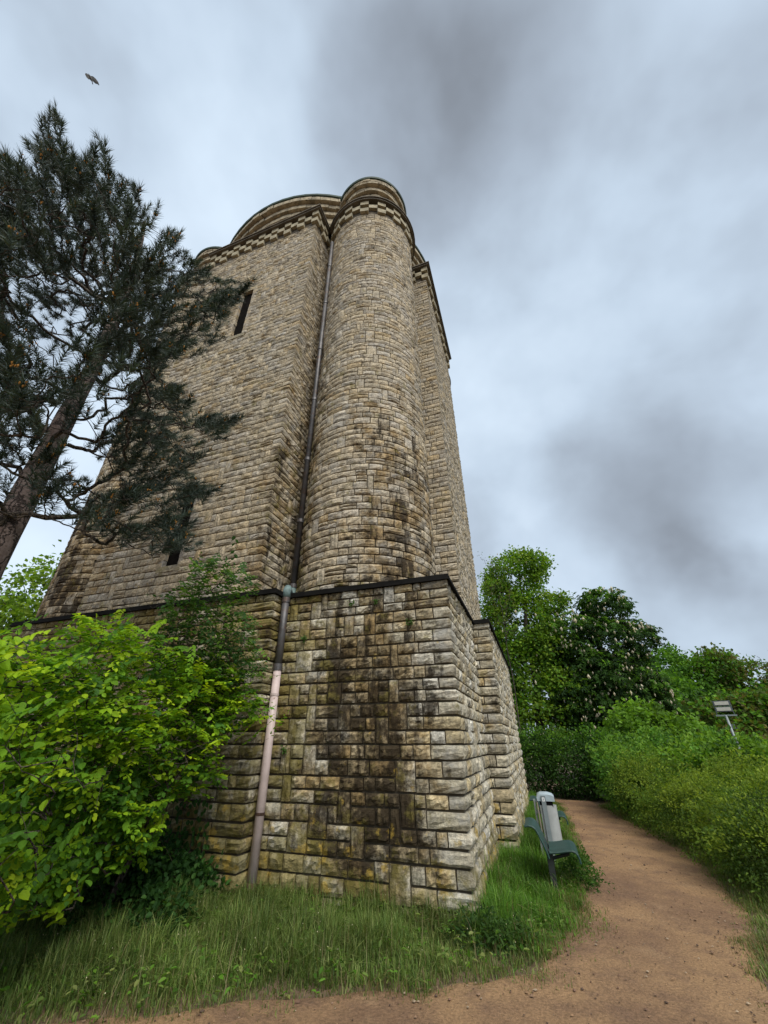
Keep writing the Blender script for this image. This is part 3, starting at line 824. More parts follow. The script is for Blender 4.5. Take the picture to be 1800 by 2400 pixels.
bench(1.22, 'dark green steel seat with curved backrest, nearest beside the pedestal')
bench(3.95, 'green steel seat partly hidden behind the grey litter bin')
def litter_bin():
    x, y = .79, 2.75
    b = empty('litter_bin', (x, y, 0), 'grey metal litter bin on posts with pale rounded lid between the seats', 'litter bin'); b.scale = (.8, .85, 1)
    # body: upright half-drum with flattened sides
    m = MB(); pr = [(.150 * math.cos(t) + .06, .130 * math.sin(t)) for t in np.linspace(-1.75, 1.75, 17)]
    pr = [(-.09, -.125)] + pr + [(-.09, .125)]; k = len(pr)
    V = [(px_, py_, .30) for px_, py_ in pr] + [(px_ * 1.02, py_ * 1.02, .735) for px_, py_ in pr]
    Q = [(i, (i + 1) % k, k + (i + 1) % k, k + i) for i in range(k)]
    V += [(0, 0, .30), (0, 0, .73)]; T = [(2 * k, (i + 1) % k, i) for i in range(k)] + [(2 * k + 1, k + i, k + (i + 1) % k) for i in range(k)]
    m.add(V, Q, T); m.build('body', M['bin_grey'], b, world=False)
    m = MB(); m.box((-.085, -.112, .72), (.155, .112, .84)); m.build('opening', M['bin_inside'], b, world=False)
    m = MB(); prof = [(-.125, .80), (-.13, .845), (-.11, .885), (-.05, .905), (.08, .905), (.165, .888), (.195, .86), (.198, .83)]
    ring = []
    for sy in np.linspace(-1, 1, 9):
        k2 = math.cos(sy * 1.15) ** .35
        ring.append([(px_ , sy * .145, .80 + (pz - .80) * k2 if pz > .80 else pz) for px_, pz in prof] )
    V = [p for r_ in ring for p in r_]; k = len(prof); Q = [(i * k + j, i * k + j + 1, (i + 1) * k + j + 1, (i + 1) * k + j) for i in range(8) for j in range(k - 1)]
    m.add(V, Q)
    for i in (0, 8):   # closed cheeks
        r_ = ring[i]; V = r_ + [(px_, r_[0][1], .79) for px_, _, _ in r_]; m.add(V, [(j, j + 1, k + j + 1, k + j) for j in range(k - 1)])
    m.build('lid', M['bin_lid'], b, True, world=False)
    m = MB(); m.box((-.14, -.13, .33), (-.118, .13, .80)); m.build('back_panel', M['bin_panel'], b, world=False)
    for s_, nm in ((-1, 'post'), (1, 'post')):
        m = MB(); m.box((-.045, s_ * .162 - .014, -.03), (.035, s_ * .162 + .014, .86)); po_ = m.build(nm, M['bin_post'], b, world=False)
        if s_ < 0:
            m = MB(); m.box((-.027, -.1775, .79), (.017, -.1762, .84)); st = m.build('sticker', M['sticker'], None, world=False); st.parent = po_
            m = MB(); m.box((-.015, -.1784, .80), (.005, -.1777, .83)); s2 = m.build('printed_mark', M['sticker_ink'], None, world=False); s2.parent = po_
    m = MB(); m.box((-.20, -.02, -.03), (-.165, .06, .80)); m.build('rear_post', M['bin_grey'], b, world=False)
    m = MB(); m.box((-.18, -.05, .62), (-.10, .05, .66)); m.build('bracket', M['bin_grey'], b, world=False)
litter_bin()
def floodlight():
    base = np.array([7.66, 14.75, 0.]); 
    f = empty('floodlight_mast', tuple(base), 'slender grey mast with a double floodlight rising above the right bushes', 'floodlight')
    m = MB(); m.tube([(0, 0, -.2), (0, 0, 2.45)], [.055, .04], 10); m.build('pole', M['galv'], f, True, False)
    hd = Vector((-math.cos(YAW) * .2 - .1, -.97, 0)).normalized()   # faces the camera side
    ang = math.atan2(hd.y, hd.x) + math.pi / 2
    rot = Matrix.Rotation(ang, 4, 'Z')
    def ad(mb, nm, mat, par=f):
        V = np.concatenate(mb.v); V = np.array([rot @ Vector(p) for p in V]); mb.v = [V]; mb.f4 = [np.concatenate(mb.f4)] if mb.f4 else []; mb.f3 = [np.concatenate(mb.f3)] if mb.f3 else []
        o = mb.build(nm, mat, None, world=False); o.parent = par; return o
    m = MB(); m.box((-.30, -.03, 2.42), (.34, .03, 2.47)); ad(m, 'crossarm', M['galv'])
    for zc in (2.66, 2.86):
        m = MB(); m.box((-.24, -.02, zc - .085), (.26, .14, zc + .085)); h = ad(m, 'lamp_head', M['lamp_case'])
        m = MB(); m.box((-.205, -.032, zc - .058), (.225, -.0205, zc + .058)); ad(m, 'lamp_glass', M['lamp_glass'], h)
    for sx in (-.25, .27):
        m = MB(); m.box((sx - .01, .0, 2.46), (sx + .012, .06, 2.95)); ad(m, 'bracket', M['lamp_case'])
    m = MB(); m.tube([(-.32, 0, 1.98), (.20, 0, 2.02)], .013, 6); ad(m, 'step_bar', M['lamp_case'])
    m = MB(); m.tube([(-.38, 0, 1.40), (.42, 0, 1.44)], .013, 6); ad(m, 'step_bar', M['lamp_case'])
    m = MB(); m.box((-.02, .03, 2.02), (.16, .12, 2.16)); ad(m, 'junction_box', M['lamp_case'])
floodlight()

# ------------------------------------------------------------------ bird
def bird():
    c = at_depth(213, 183, 9.0); r = empty('bird', tuple(c), 'small grey bird flying high above the pine', 'bird')
    bx = ray(213 + 10, 183) - ray(213, 183); bx /= np.linalg.norm(bx); bz = ray(213, 173) - ray(213, 183); bz -= bx * (bz @ bx); bz /= np.linalg.norm(bz); by = np.cross(bz, bx)
    def T(P): return np.asarray(P)[:, :1] * bx + np.asarray(P)[:, 1:2] * bz + np.asarray(P)[:, 2:3] * by
    ax = np.array([.055, -.16, 0.]); 
    # body: head top-left, tail bottom-right
    pts = [(-.052, .095, 0), (-.043, .075, .0), (-.03, .05, .0), (-.012, .01, .005), (.008, -.03, .005), (.022, -.06, 0), (.034, -.10, 0), (.043, -.135, 0)]
    rad = [.003, .012, .019, .030, .026, .014, .008, .010]
    m = MB(); m.tube(T(pts), rad, 10); m.build('body', M['bird'], r, True, False)
    def wing(o_):
        P = np.array(o_, float); top = T(P + [0, 0, .006]); bot = T(P - [0, 0, .004]); n = len(P)
        mb = MB(); mb.add(np.concatenate([top, bot]), [(i, (i + 1) % n, n + (i + 1) % n, n + i) for i in range(n)], [(0, i, i + 1) for i in range(1, n - 1)] + [(n, n + i + 1, n + i) for i in range(1, n - 1)])
        mb.build('wing', M['bird'], r, False, False)
    wing([(-.02, .05, .0), (.03, .07, .03), (.075, .045, .06), (.11, 0, .075), (.132, -.06, .08), (.125, -.078, .08), (.10, -.066, .06), (.07, -.07, .05), (.045, -.06, .03), (.0, -.03, 0)])
    wing([(-.03, .055, 0), (-.058, .06, -.04), (-.072, .03, -.07), (-.072, -.01, -.08), (-.055, -.05, -.06), (-.03, -.066, -.04), (.005, -.03, 0)])
    m = MB(); m.tube(T([(-.052, .094, 0), (-.060, .112, 0)]), [.004, .001], 6); m.build('beak', M['bird_leg'], r, True, False)
bird()
# ------------------------------------------------------------------ vegetation helpers
def unit(a): return a / (np.linalg.norm(a, axis=-1, keepdims=True) + 1e-9)
def in_poly(P, poly):
    x, y = P[:, 0], P[:, 1]; r = np.zeros(len(P), bool); n = len(poly)
    for i in range(n):
        x1, y1 = poly[i]; x2, y2 = poly[(i + 1) % n]
        c = ((y1 > y) != (y2 > y)) & (x < (x2 - x1) * (y - y1) / ((y2 - y1) + 1e-9) + x1); r ^= c
    return r
def leaf_mesh(name, P, T, Nv, size, asp, cols, mat, parent=None, oval=False, fold=.12, droop=.1):
    n = len(P); T = unit(T); B = unit(np.cross(Nv, T)); Nn = np.cross(T, B)
    size = np.broadcast_to(size, (n,))[:, None]
    if oval: sh = [(0, 0, 0), (.14, .30, .8), (.45, .50, 1), (.78, .36, .6), (1, 0, -.4), (.78, -.36, .6), (.45, -.50, 1), (.14, -.30, .8)]; f = np.array([(0, 1, 2, 3, 4), (0, 4, 5, 6, 7)])
    else: sh = [(0, 0, 0), (.48, .5, 1), (1, 0, -.4), (.48, -.5, 1)]; f = np.array([(0, 1, 2, 3)])
    V = np.stack([P + size * (a * T + b * asp * B + (c * fold * (1 if b else 0) - (droop if a == 1 else 0)) * Nn) for a, b, c in sh], 1)
    k = len(sh); Fc = (f[None] + k * np.arange(n)[:, None, None]).reshape(-1, f.shape[1])
    me = mesh(name, V.reshape(-1, 3), Fc, mat, np.repeat(cols, k, 0))
    return link(name, me, parent)
def pick(pal, n, rng, jit=.18, w=None):
    pal = np.asarray(pal, float); return pal[rng.choice(len(pal), n, p=w)] * rng.uniform(1 - jit, 1 + jit, (n, 1))
def grow(tips, trunk, rng, r_tip=.004, expo=.45, sag=.0, rmax=.3, sub=3, wig=.05, trunk_r=None):
    """tips join the nearest existing node; returns node positions, parents, radii"""
    nodes = [np.array(p, float) for p in trunk]; par = [-1] + list(range(len(trunk) - 1)); nt_ = len(trunk)
    tr = np.array(trunk); d0 = np.array([np.min(np.linalg.norm(tr - t, axis=1)) for t in tips])
    A = np.array(nodes); leafs = []
    cap = len(trunk) + len(tips) * sub; A = np.empty((cap, 3)); A[:nt_] = tr; n = nt_
    for i in np.argsort(d0):
        t = tips[i]; dv = t - A[:n]; ds = np.linalg.norm(dv, axis=1)
        pen = ds * (1.0 + .5 * (dv[:, 2] < -.15 * ds))
        j = int(np.argmin(pen)); a = A[j]
        l = ds[j]; prev = j
        for k in range(1, sub + 1):
            f = k / sub; p = a + (t - a) * f
            if k < sub: p = p + rng.normal(0, wig * l, 3) + np.array([0, 0, -sag * l * math.sin(f * 3.14)])
            A[n] = p; par.append(prev); prev = n; n += 1
        leafs.append(n - 1)
    par = np.array(par); cnt = np.zeros(n); cnt[leafs] = 1
    for i in range(n - 1, 0, -1):
        if par[i] >= 0: cnt[par[i]] += cnt[i]
    r = np.minimum(r_tip * np.maximum(cnt, 1) ** expo, rmax)
    if trunk_r is not None: r[:nt_] = trunk_r
    for i in range(nt_, n):
        r[i] = min(r[i], r[par[i]] * (.8 if par[i] < nt_ else 1.0))
    return A[:n], par, r
def wood(name, A, par, r, mat, parent, start=1, rmin=0.):
    """every limb that leaves the trunk is its own part; thin left-overs are joined"""
    idx = np.array([i for i in range(start, len(A)) if par[i] >= 0 and r[i] >= rmin]); top = np.arange(len(A))
    for i in idx:
        if par[i] >= start: top[i] = top[par[i]]
    comp = {}
    for i in idx: comp.setdefault(int(top[i]), []).append(i)
    order = sorted(comp.values(), key=lambda l: -len(l)); groups = order[:36]; left = [i for l in order[36:] for i in l]
    if left: groups.append(left)
    K = 5; an = np.linspace(0, 2 * np.pi, K, endpoint=False); q = np.array([(j, (j + 1) % K, K + (j + 1) % K, K + j) for j in range(K)])
    for gi, ix in enumerate(groups):
        ix = np.array(ix); a = A[par[ix]]; b = A[ix]; ra = np.minimum(r[par[ix]], r[ix] * 1.25); rb = r[ix]; n = len(ix)
        t = unit(b - a); ref = np.where(np.abs(t[:, 2:]) > .9, [[1., 0, 0]], [[0, 0, 1.]]); u = unit(np.cross(t, ref)); v = np.cross(t, u)
        ring = np.cos(an)[None, :, None] * u[:, None] + np.sin(an)[None, :, None] * v[:, None]
        V = np.concatenate([a[:, None] + ring * ra[:, None, None], b[:, None] + ring * rb[:, None, None]], 1).reshape(-1, 3)
        last = bool(left) and gi == len(groups) - 1
        o = link('twigs' if last else name, mesh(name, V, (q[None] + 2 * K * np.arange(n)[:, None, None]).reshape(-1, 4), mat, smooth=True), parent)
        if last: o['kind'] = 'stuff'
def ell_points(ells, n, rng, shell=.16, zmin=.02):
    """points near the surface of a union of ellipsoids; ell = (x,y,z,rx,ry,rz)"""
    E = np.array(ells, float); wv = (E[:, 3] * E[:, 5] + E[:, 4] * E[:, 5] + E[:, 3] * E[:, 4]); wv /= wv.sum()
    out = []; nor = []
    while sum(map(len, out)) < n:
        k = rng.choice(len(E), n, p=wv); d = unit(rng.normal(size=(n, 3))); rad = 1 - np.abs(rng.normal(0, shell, n)); rad = np.clip(rad, .1, 1.05)
        P = E[k, :3] + d * rad[:, None] * E[k, 3:]; ok = P[:, 2] > zmin
        # drop points deep inside another lobe
        for e in E:
            q = np.linalg.norm((P - e[:3]) / e[3:], axis=1); ok &= q > .62
        out.append(P[ok]); nor.append(unit(d / E[k, 3:])[ok])
    return np.concatenate(out)[:n], np.concatenate(nor)[:n]
def foliage(name, ells, n_cl, per, cl_r, size, asp, pal, rng, parent, palm=False, shell=.16, oval=False, upn=.6, zmin=.05, tip_pal=None, w=None, spread=.05):
    E2 = list(ells)
    for e in ells:
        for _ in range(7):
            d = unit(rng.normal(size=3)); d[2] = abs(d[2]) * .9 - .1; f = rng.uniform(.24, .42)
            E2.append((e[0] + d[0] * e[3] * .85, e[1] + d[1] * e[4] * .85, e[2] + d[2] * e[5] * .85, e[3] * f, e[4] * f, e[5] * f))
    P, O = ell_points(E2, n_cl, rng, shell, zmin)
    base = pick(pal, n_cl, rng, .22, w)
    lump = np.sin(P[:, 0] * 2.1 + 3 * np.sin(P[:, 2] * 1.3)) * np.cos(P[:, 1] * 1.9 + P[:, 2] * 2.3); base = base * (1 + .28 * lump)[:, None]
    if tip_pal is not None:
        hi = rng.random(n_cl) < np.clip(.15 + .5 * O[:, 2], 0, .8); base[hi] = pick(tip_pal, hi.sum(), rng, .15)  # young-leaf tint, mostly on upward clumps, with sunlit tops painted in
    P = P + O * np.abs(rng.normal(0, spread, n_cl))[:, None] + np.c_[np.zeros(n_cl), np.zeros(n_cl), np.abs(rng.normal(0, spread * .6, n_cl))]
    k = per; Q = np.repeat(P, k, 0) + rng.normal(0, 1, (n_cl * k, 3)) * cl_r * np.array([1, 1, .62]); Oo = np.repeat(O, k, 0)
    c = np.repeat(base, k, 0) * rng.uniform(.8, 1.2, (n_cl * k, 1))
    ok = Q[:, 2] > zmin * .5; Q, Oo, c = Q[ok], Oo[ok], c[ok]; n = len(Q)
    nr = unit(np.array([0, 0, upn]) + Oo * .55 + rng.normal(0, .45, (n, 3)))
    t = unit(Oo + rng.normal(0, .75, (n, 3)) + np.array([0, 0, -.25]))
    sz = size * rng.uniform(.65, 1.25, n)
    if palm:
        b = unit(np.cross(nr, t)); t = unit(np.cross(b, nr)); Ps = []; Ts = []; Ns = []; Ss = []; Cs = []
        for a in (-1.9, -.95, 0, .95, 1.9):
            Ps.append(Q); tt = np.cos(a) * t + np.sin(a) * b; Ts.append(unit(tt - nr * .25)); Ns.append(nr); Ss.append(sz * (1 - .12 * abs(a))); Cs.append(c)
        Q, t, nr, sz, c = map(np.concatenate, (Ps, Ts, Ns, Ss, Cs))
    return leaf_mesh(name, Q, t, nr, sz, asp, c, M['leaf'], parent, oval), P
def flowers(name, P, size, col, rng, parent, tall=1.):
    n = len(P); octv = np.array([(1,0,0),(-1,0,0),(0,1,0),(0,-1,0),(0,0,1.),(0,0,-1)]); octf = np.array([(0,2,4),(2,1,4),(1,3,4),(3,0,4),(2,0,5),(1,2,5),(3,1,5),(0,3,5)])
    s_ = size * rng.uniform(.6, 1.3, n)
    V = octv[None] * s_[:, None, None] * np.array([.5, .5, tall]) * rng.uniform(.75, 1.25, (n, 6, 1)) + P[:, None]
    c = np.asarray(col) * rng.uniform(.75, 1.15, (n, 1))
    return link(name, mesh(name, V.reshape(-1, 3), (octf[None] + 6 * np.arange(n)[:, None, None]).reshape(-1, 3), M['flower'], np.repeat(c, 6, 0)), parent)
G1 = [(.055, .13, .015), (.075, .165, .018), (.04, .10, .014), (.09, .185, .02)]
GD = [(.020, .050, .012), (.028, .065, .014), (.016, .040, .011), (.036, .08, .016)]
GY = [(.12, .20, .02), (.10, .18, .022), (.145, .22, .024), (.075, .14, .018)]
GB = [(.075, .085, .022), (.06, .085, .02), (.10, .09, .03), (.05, .08, .018)]

# ------------------------------------------------------------------ broadleaf shrubs in front of the tower
def spray_shrub(name, label, poly, dfun, base, n_tw, leaf, pal, tip_pal, rng, tip_p, stems, tw_len=(.28, .5), lv=(9, 15), avoid=None, center=None, seedz=.25):
    root = empty(name, (base[0], base[1], 0), label, 'shrub')
    lo = np.min(poly, 0); hi = np.max(poly, 0); tips = []
    while len(tips) < n_tw:
        p = rng.uniform(lo, hi)
        if not in_poly(p[None], poly)[0]: continue
        d0, d1 = dfun(*p); bump_ = .5 + .5 * math.sin(p[0] / 47.) * math.cos(p[1] / 39. + p[0] / 90.)
        d = d0 + (d1 - d0) * min(1, rng.random() ** 1.5 * .85 + .22 * bump_)
        q = at_depth(p[0], p[1], d)
        if q[2] < seedz: continue
        lim = -.42 if q[0] < -LB + .02 else -.12
        if q[1] > lim: q = CAM + (q - CAM) * ((lim - CAMY) / (q[1] - CAMY))
        tips.append(q)
    tips = np.array(tips)
    cen = np.array(center)
    P, T, Nv, Sz, Cc = [], [], [], [], []; starts = []
    for q in tips:
        out = q - cen; out[2] *= .35; out = out / (np.linalg.norm(out) + 1e-6)
        dr = out + rng.normal(0, .42, 3) + np.array([0, 0, rng.uniform(-.35, .12)]); dr /= np.linalg.norm(dr)
        l = rng.uniform(*tw_len); m_ = rng.integers(*lv); st = q - dr * l
        starts.append(st); side0 = np.cross(dr, [0, 0, 1.]); side0 /= np.linalg.norm(side0) + 1e-6
        young = rng.random() < tip_p(q); colb = (pick(tip_pal, 1, rng) if young else pick(pal, 1, rng))[0]
        upv = np.cross(side0, dr)
        for i in range(m_):
            f = (i + 1) / m_; p = st + dr * l * f + np.array([0, 0, -.10 * l * f * f])
            sd_ = (1 if i % 2 else -1)
            t = dr * rng.uniform(.35, .8) + side0 * sd_ * rng.uniform(.6, 1.) + np.array([0, 0, rng.uniform(-.55, -.05)]) if i < m_ - 1 else dr
            P.append(p); T.append(t); Nv.append(upv * .8 + rng.normal(0, .3, 3) + np.array([0, -.25, .35])); Sz.append(leaf * rng.uniform(.5, 1.08) * (1 - .3 * (f > .8)))
            Cc.append(colb * rng.uniform(.82, 1.18) * (np.array([1.25, 1.15, 1.]) if f > .75 and young else 1.))
    leaf_mesh('leaves', np.array(P), np.array(T), np.array(Nv), np.array(Sz), .66, np.array(Cc), M['leaf'], root, True, .07, .10)
    # stems
    mains = []
    for sx, sy, ex in stems:
        b0 = np.array([sx, sy, -.03]); e1 = np.array(ex); mid = b0 + (e1 - b0) * .5 + np.array([0, 0, .22 * np.linalg.norm(e1 - b0)])
        mains.append([b0 * (1 - t) ** 2 + 2 * mid * t * (1 - t) + e1 * t * t for t in np.linspace(0, 1, 9)])
    own = [[] for _ in mains]
    for st in np.array(starts):
        own[int(np.argmin([np.min(np.linalg.norm(np.array(mm) - st, axis=1)) for mm in mains]))].append(st)
    for mm, ow in zip(mains, own):
        if not ow: continue
        A, par, r = grow(np.array(ow), mm, rng, .0016, .40, 0, .02, 3, .03); r[:9] = np.linspace(.02, .007, 9)
        wood('stem', A, par, r, M['bark'], root)
    tw = MB()
    a = np.array(starts); b = tips; n = len(a)
    return root
S1P = np.array([(-160, 1470), (0, 1492), (60, 1508), (120, 1470), (185, 1424), (220, 1432), (270, 1440), (340, 1455), (400, 1500), (470, 1525), (530, 1545), (590, 1570), (625, 1620), (690, 1668), (650, 1688), (590, 1700), (540, 1720), (520, 1755), (548, 1815), (505, 1866), (470, 1840), (400, 1880), (385, 1920), (372, 1980), (345, 2035), (300, 2005), (258, 2055), (205, 2070), (150, 2130), (90, 2120), (0, 2180), (-160, 2200)], float)
def d1(px, py):
    f = np.clip(px / 690., -.25, 1); return 2.25 + 2.55 * f + max(0, (1700 - py)) / 1100., 4.3 + 1.1 * f
spray_shrub('broadleaf_shrub', 'large bright green broadleaf shrub spreading in front of the pedestal at left', S1P, d1, (-3.6, -1.3), 2300, .08,
            [(.065, .15, .014), (.05, .12, .016), (.085, .18, .014), (.04, .10, .015)], [(.155, .265, .012), (.21, .305, .014), (.11, .22, .014)], np.random.default_rng(21),
            lambda q: .7 if q[2] > 1.5 else .45, [(-3.5, -1.3, (-2.6, -1.5, 1.4)), (-3.6, -1.15, (-2.9, -.7, 2.1)), (-3.8, -1.3, (-3.5, -1.9, 1.9)), (-3.9, -1.2, (-4.7, -1.2, 2.2)), (-3.9, -1.4, (-4.0, -2.2, 1.3))], center=(-3.6, -1.0, 1.2))
S2P = np.array([(350, 1470), (385, 1410), (430, 1340), (470, 1290), (505, 1300), (560, 1325), (612, 1345), (600, 1395), (560, 1410), (620, 1455), (612, 1500), (645, 1555), (600, 1600), (560, 1650), (525, 1720), (420, 1700), (380, 1560)], float)
def d2(px, py): return 4.5, 5.5
spray_shrub('fine_leaved_shrub', 'darker taller shrub with loose twigs against the pedestal wall beside the pipe', S2P, d2, (-4.1, -.75), 700, .066,
            [(.030, .075, .018), (.04, .09, .018), (.025, .062, .016)], [(.065, .13, .02), (.08, .15, .02)], np.random.default_rng(22),
            lambda q: .3, [(-4.0, -.8, (-3.6, -.8, 4.0)), (-4.1, -.7, (-4.2, -.75, 3.6)), (-4.0, -.7, (-3.1, -.75, 2.9))], (.25, .45), (7, 12), center=(-4.0, -.6, 2.2))

# ivy heap at the pedestal foot
rg = np.random.default_rng(23)
iv = empty('ivy', (-3.7, -.6, 0), 'dark low ivy heap at the foot of the pedestal beside the pipe', 'ivy')
ells = [(-3.55, -.62, .1, .55, .32, .42), (-4.2, -.8, .1, .7, .5, .5), (-3.1, -.48, .05, .42, .2, .25), (-4.9, -1.0, .1, .8, .6, .55), (-3.4, -1.15, .0, .8, .45, .28)]
foliage('leaves', ells, 1100, 7, .06, .055, .85, [(.022, .062, .014), (.03, .08, .016), (.018, .05, .012), (.04, .095, .018)], rg, iv, shell=.12, oval=True)
n = 420; P = np.stack([rg.uniform(-4.0, -3.05, n), np.full(n, -.375) - rg.uniform(0, .03, n), np.abs(rg.normal(0, .62, n)) + .05], 1)
P[:, 2] *= np.clip(1.15 - np.abs(P[:, 0] + 3.5) * 1.1, .2, 1)
leaf_mesh('climbing_leaves', P, np.c_[rg.normal(0, .5, n), np.full(n, -.15), -np.ones(n)], np.c_[rg.normal(0, .2, n), -np.ones(n), rg.uniform(0, .5, n)], .055, .9, pick([(.022, .06, .014), (.03, .08, .016)], n, rg), M['leaf'], iv, True)
m = MB()
for k in range(5):
    xx = -3.9 + k * .18; m.tube([(xx, -.37, -.02), (xx + .05, -.365, .4), (xx + .02, -.365, .9)], [.008, .006, .003], 5)
m.build('stems', M['bark'], iv)

# ------------------------------------------------------------------ pine
def pine():
    rg = np.random.default_rng(31); tx, ty = -5.02, -2.84
    root = empty('pine_tree', (tx, ty, 0), 'tall dark pine with pinkish trunk and orange pollen cones before the tower', 'tree')
    poly = np.array([(-500, 420), (-200, 380), (-60, 345), (10, 332), (55, 300), (75, 360), (92, 290), (112, 250), (130, 255), (165, 320), (180, 380), (215, 330), (232, 312), (250, 330), (262, 395), (330, 440), (382, 478), (392, 520), (425, 545), (432, 580), (480, 618), (520, 640), (585, 655), (575, 700), (545, 735), (535, 790), (480, 822), (430, 832), (395, 850), (385, 890), (420, 900), (438, 935), (470, 960), (565, 975), (560, 1000), (520, 1045), (478, 1070), (430, 1100), (520, 1142), (495, 1160), (450, 1170), (462, 1230), (482, 1270), (430, 1300), (400, 1312), (330, 1265), (230, 1215), (170, 1190), (110, 1165), (60, 1150), (0, 1165), (-500, 1230)], float)
    gap = [(205, 905), (300, 815), (345, 850), (300, 960), (255, 1075), (210, 1215), (120, 1210), (185, 1010)]
    gap2 = [(40, 1120), (170, 900), (235, 830), (200, 1000), (150, 1160)]
    tips = []; 
    def accept(q):
        z = q[:, 2]; rr = np.interp(z, [3.2, 4.5, 9.5, 11, 12.4], [2.4, 2.95, 2.9, 2.4, .9])
        cx = np.interp(z, [4, 12], [0, .1]) + tx; cy = np.interp(z, [4, 12], [0, -1.1]) + ty
        r = np.hypot(q[:, 0] - cx, q[:, 1] - cy)
        px = project(q); px = np.where(np.isnan(px), -9999, px)
        ok = (r < rr) & (r > .25) & in_poly(px, poly) & (q[:, 1] < -.15)
        g_ = in_poly(px, gap); ok &= ~(g_ & (rg.random(len(q)) > .10))
        g2 = in_poly(px, gap2); ok &= ~(g2 & (rg.random(len(q)) > .6))
        low = px[:, 1] > 800; ok &= ~(low & (px[:, 0] > 230) & (rg.random(len(q)) > .66))
        tow = unit(np.array([CAMX - tx, CAMY - ty])); fr = ((q[:, :2] - [tx, ty]) @ tow) > -.3; ok &= fr | (low & (px[:, 0] > 230)) | (rg.random(len(q)) < .55)
        return ok
    cents = []
    while len(cents) < 300:
        q = np.c_[rg.uniform(tx - 3, tx + 3.2, 4000), rg.uniform(ty - 3.8, ty + 2.8, 4000), rg.uniform(3.0, 12.6, 4000)]
        r = np.hypot(q[:, 0] - tx, q[:, 1] - ty); q = q[rg.random(4000) < np.clip(r / 1.8, .3, 1)]
        for c_ in q[accept(q)]:      # sprays keep a distance from each other
            if len(cents) < 300 and (not cents or np.min(np.linalg.norm((np.array(cents) - c_) * [1, 1, 1.3], axis=1)) > .34): cents.append(c_)
    for c_ in cents:
        o_ = unit(np.array([c_[0] - tx, c_[1] - ty, .35 + rg.normal(0, .2)])); sd_ = unit(np.cross(o_, [0, 0, 1.])); L_ = rg.uniform(.45, .7)
        for j in range(11):
            f = rg.uniform(-.6, .5); q = c_ + o_ * L_ * f + sd_ * rg.normal(0, .17) * (1 - .5 * f) + np.array([0, 0, rg.normal(.03, .07)])
            tips.append(q)
    tips = np.array(tips); px = project(tips); tips = tips[in_poly(np.where(np.isnan(px), -9999, px), poly) & (tips[:, 1] < -.12)]
    # extra sprays that draw the outline
    for a, b, k in (((440, 1150), (520, 1142), 6), ((500, 990), (565, 978), 8), ((560, 690), (588, 660), 6), ((100, 300), (122, 252), 5), ((235, 345), (232, 312), 3), ((400, 1290), (425, 1250), 6), ((470, 960), (430, 905), 4)):
        for f in np.linspace(0, 1, k):
            px = a[0] + (b[0] - a[0]) * f + rg.normal(0, 5), a[1] + (b[1] - a[1]) * f + rg.normal(0, 5)
            d = {252: 6.3, 312: 6.2, 660: 5.9}.get(b[1], 5.3); tips = np.vstack([tips, at_depth(*px, d + rg.uniform(-.1, .1))])
    zt = np.linspace(-.1, 10.8, 23); trunk = np.c_[tx + .04 * np.sin(zt * .9) + .008 * zt, ty - .0009 * np.maximum(zt - 4, 0) ** 3 * 1.6, zt]
    trr = np.interp(zt, [0, 1, 4, 7, 10.8], [.25, .20, .160, .10, .03])
    dirs = unit(tips - np.c_[np.full(len(tips), tx), np.full(len(tips), ty), tips[:, 2] - .9])
    dirs = unit(dirs + rg.normal(0, .25, dirs.shape) + np.array([0, 0, .28]))
    sl = rg.uniform(.16, .32, len(tips)); bases = tips - dirs * sl[:, None]
    A, par, r = grow(bases, trunk, rg, .0028, .46, .03, .075, 4, .045, trr)
    tm = MB(); tm.tube(trunk, trr, 14)
    # bark plates give the trunk an uneven outline
    tm.v[0] = tm.v[0] + np.random.default_rng(3).normal(0, .008, tm.v[0].shape)
    tm.build('trunk', M['pine_bark'], root, True)
    wood('branch', A, par, r, M['bark'], root, start=len(trunk))
    # shoots
    m = MB(); 
    K = 84; n = len(tips)
    f = rg.uniform(0.05, 1.0, (n, K)); an = rg.uniform(0, 2 * np.pi, (n, K))
    u = unit(np.cross(dirs, np.array([.3, .2, 1.]))); v = np.cross(dirs, u)
    base = bases[:, None] + dirs[:, None] * (sl[:, None] * f)[..., None]
    open_ = rg.uniform(.55, 1.25, (n, K)) * (1.15 - .75 * f ** 3)
    nd = dirs[:, None] * np.cos(open_)[..., None] + (u[:, None] * np.cos(an)[..., None] + v[:, None] * np.sin(an)[..., None]) * np.sin(open_)[..., None]
    ln = rg.uniform(.08, .14, (n, K)); base = base.reshape(-1, 3); nd = unit(nd.reshape(-1, 3)); ln = ln.ravel()
    sdv = unit(np.cross(nd, rg.normal(size=nd.shape))) * .0046
    V = np.stack([base + sdv, base - sdv, base + nd * ln[:, None] + np.array([0, 0, -.006])], 1)
    pal = np.array([(.036, .056, .042), (.046, .070, .052), (.027, .044, .033), (.056, .080, .056)]); c = np.repeat(pal[rg.integers(0, 4, n)] * rg.uniform(.75, 1.3, (n, 1)), K, 0)
    link('needles', mesh('needles', V.reshape(-1, 3), np.arange(len(V) * 3).reshape(-1, 3), M['needle'], np.repeat(c, 3, 0)), root)
    # pollen cones on the lower, lit shoots and pale candles
    lowm = np.where((tips[:, 2] < 8.5) & (rg.random(n) < .33))[0]; P = np.repeat(tips[lowm] - dirs[lowm] * .03, 5, 0) + rg.normal(0, .014, (len(lowm) * 5, 3))
    flowers('pollen_cones', P, .019, (.38, .19, .05), rg, root, 1.)
    cand = rg.choice(n, 46, replace=False); cm = MB()
    for i in cand: cm.tube([tips[i] - dirs[i] * .02, tips[i] + (dirs[i] * .5 + np.array([0, 0, .5])) * .09], [.009, .006], 5)
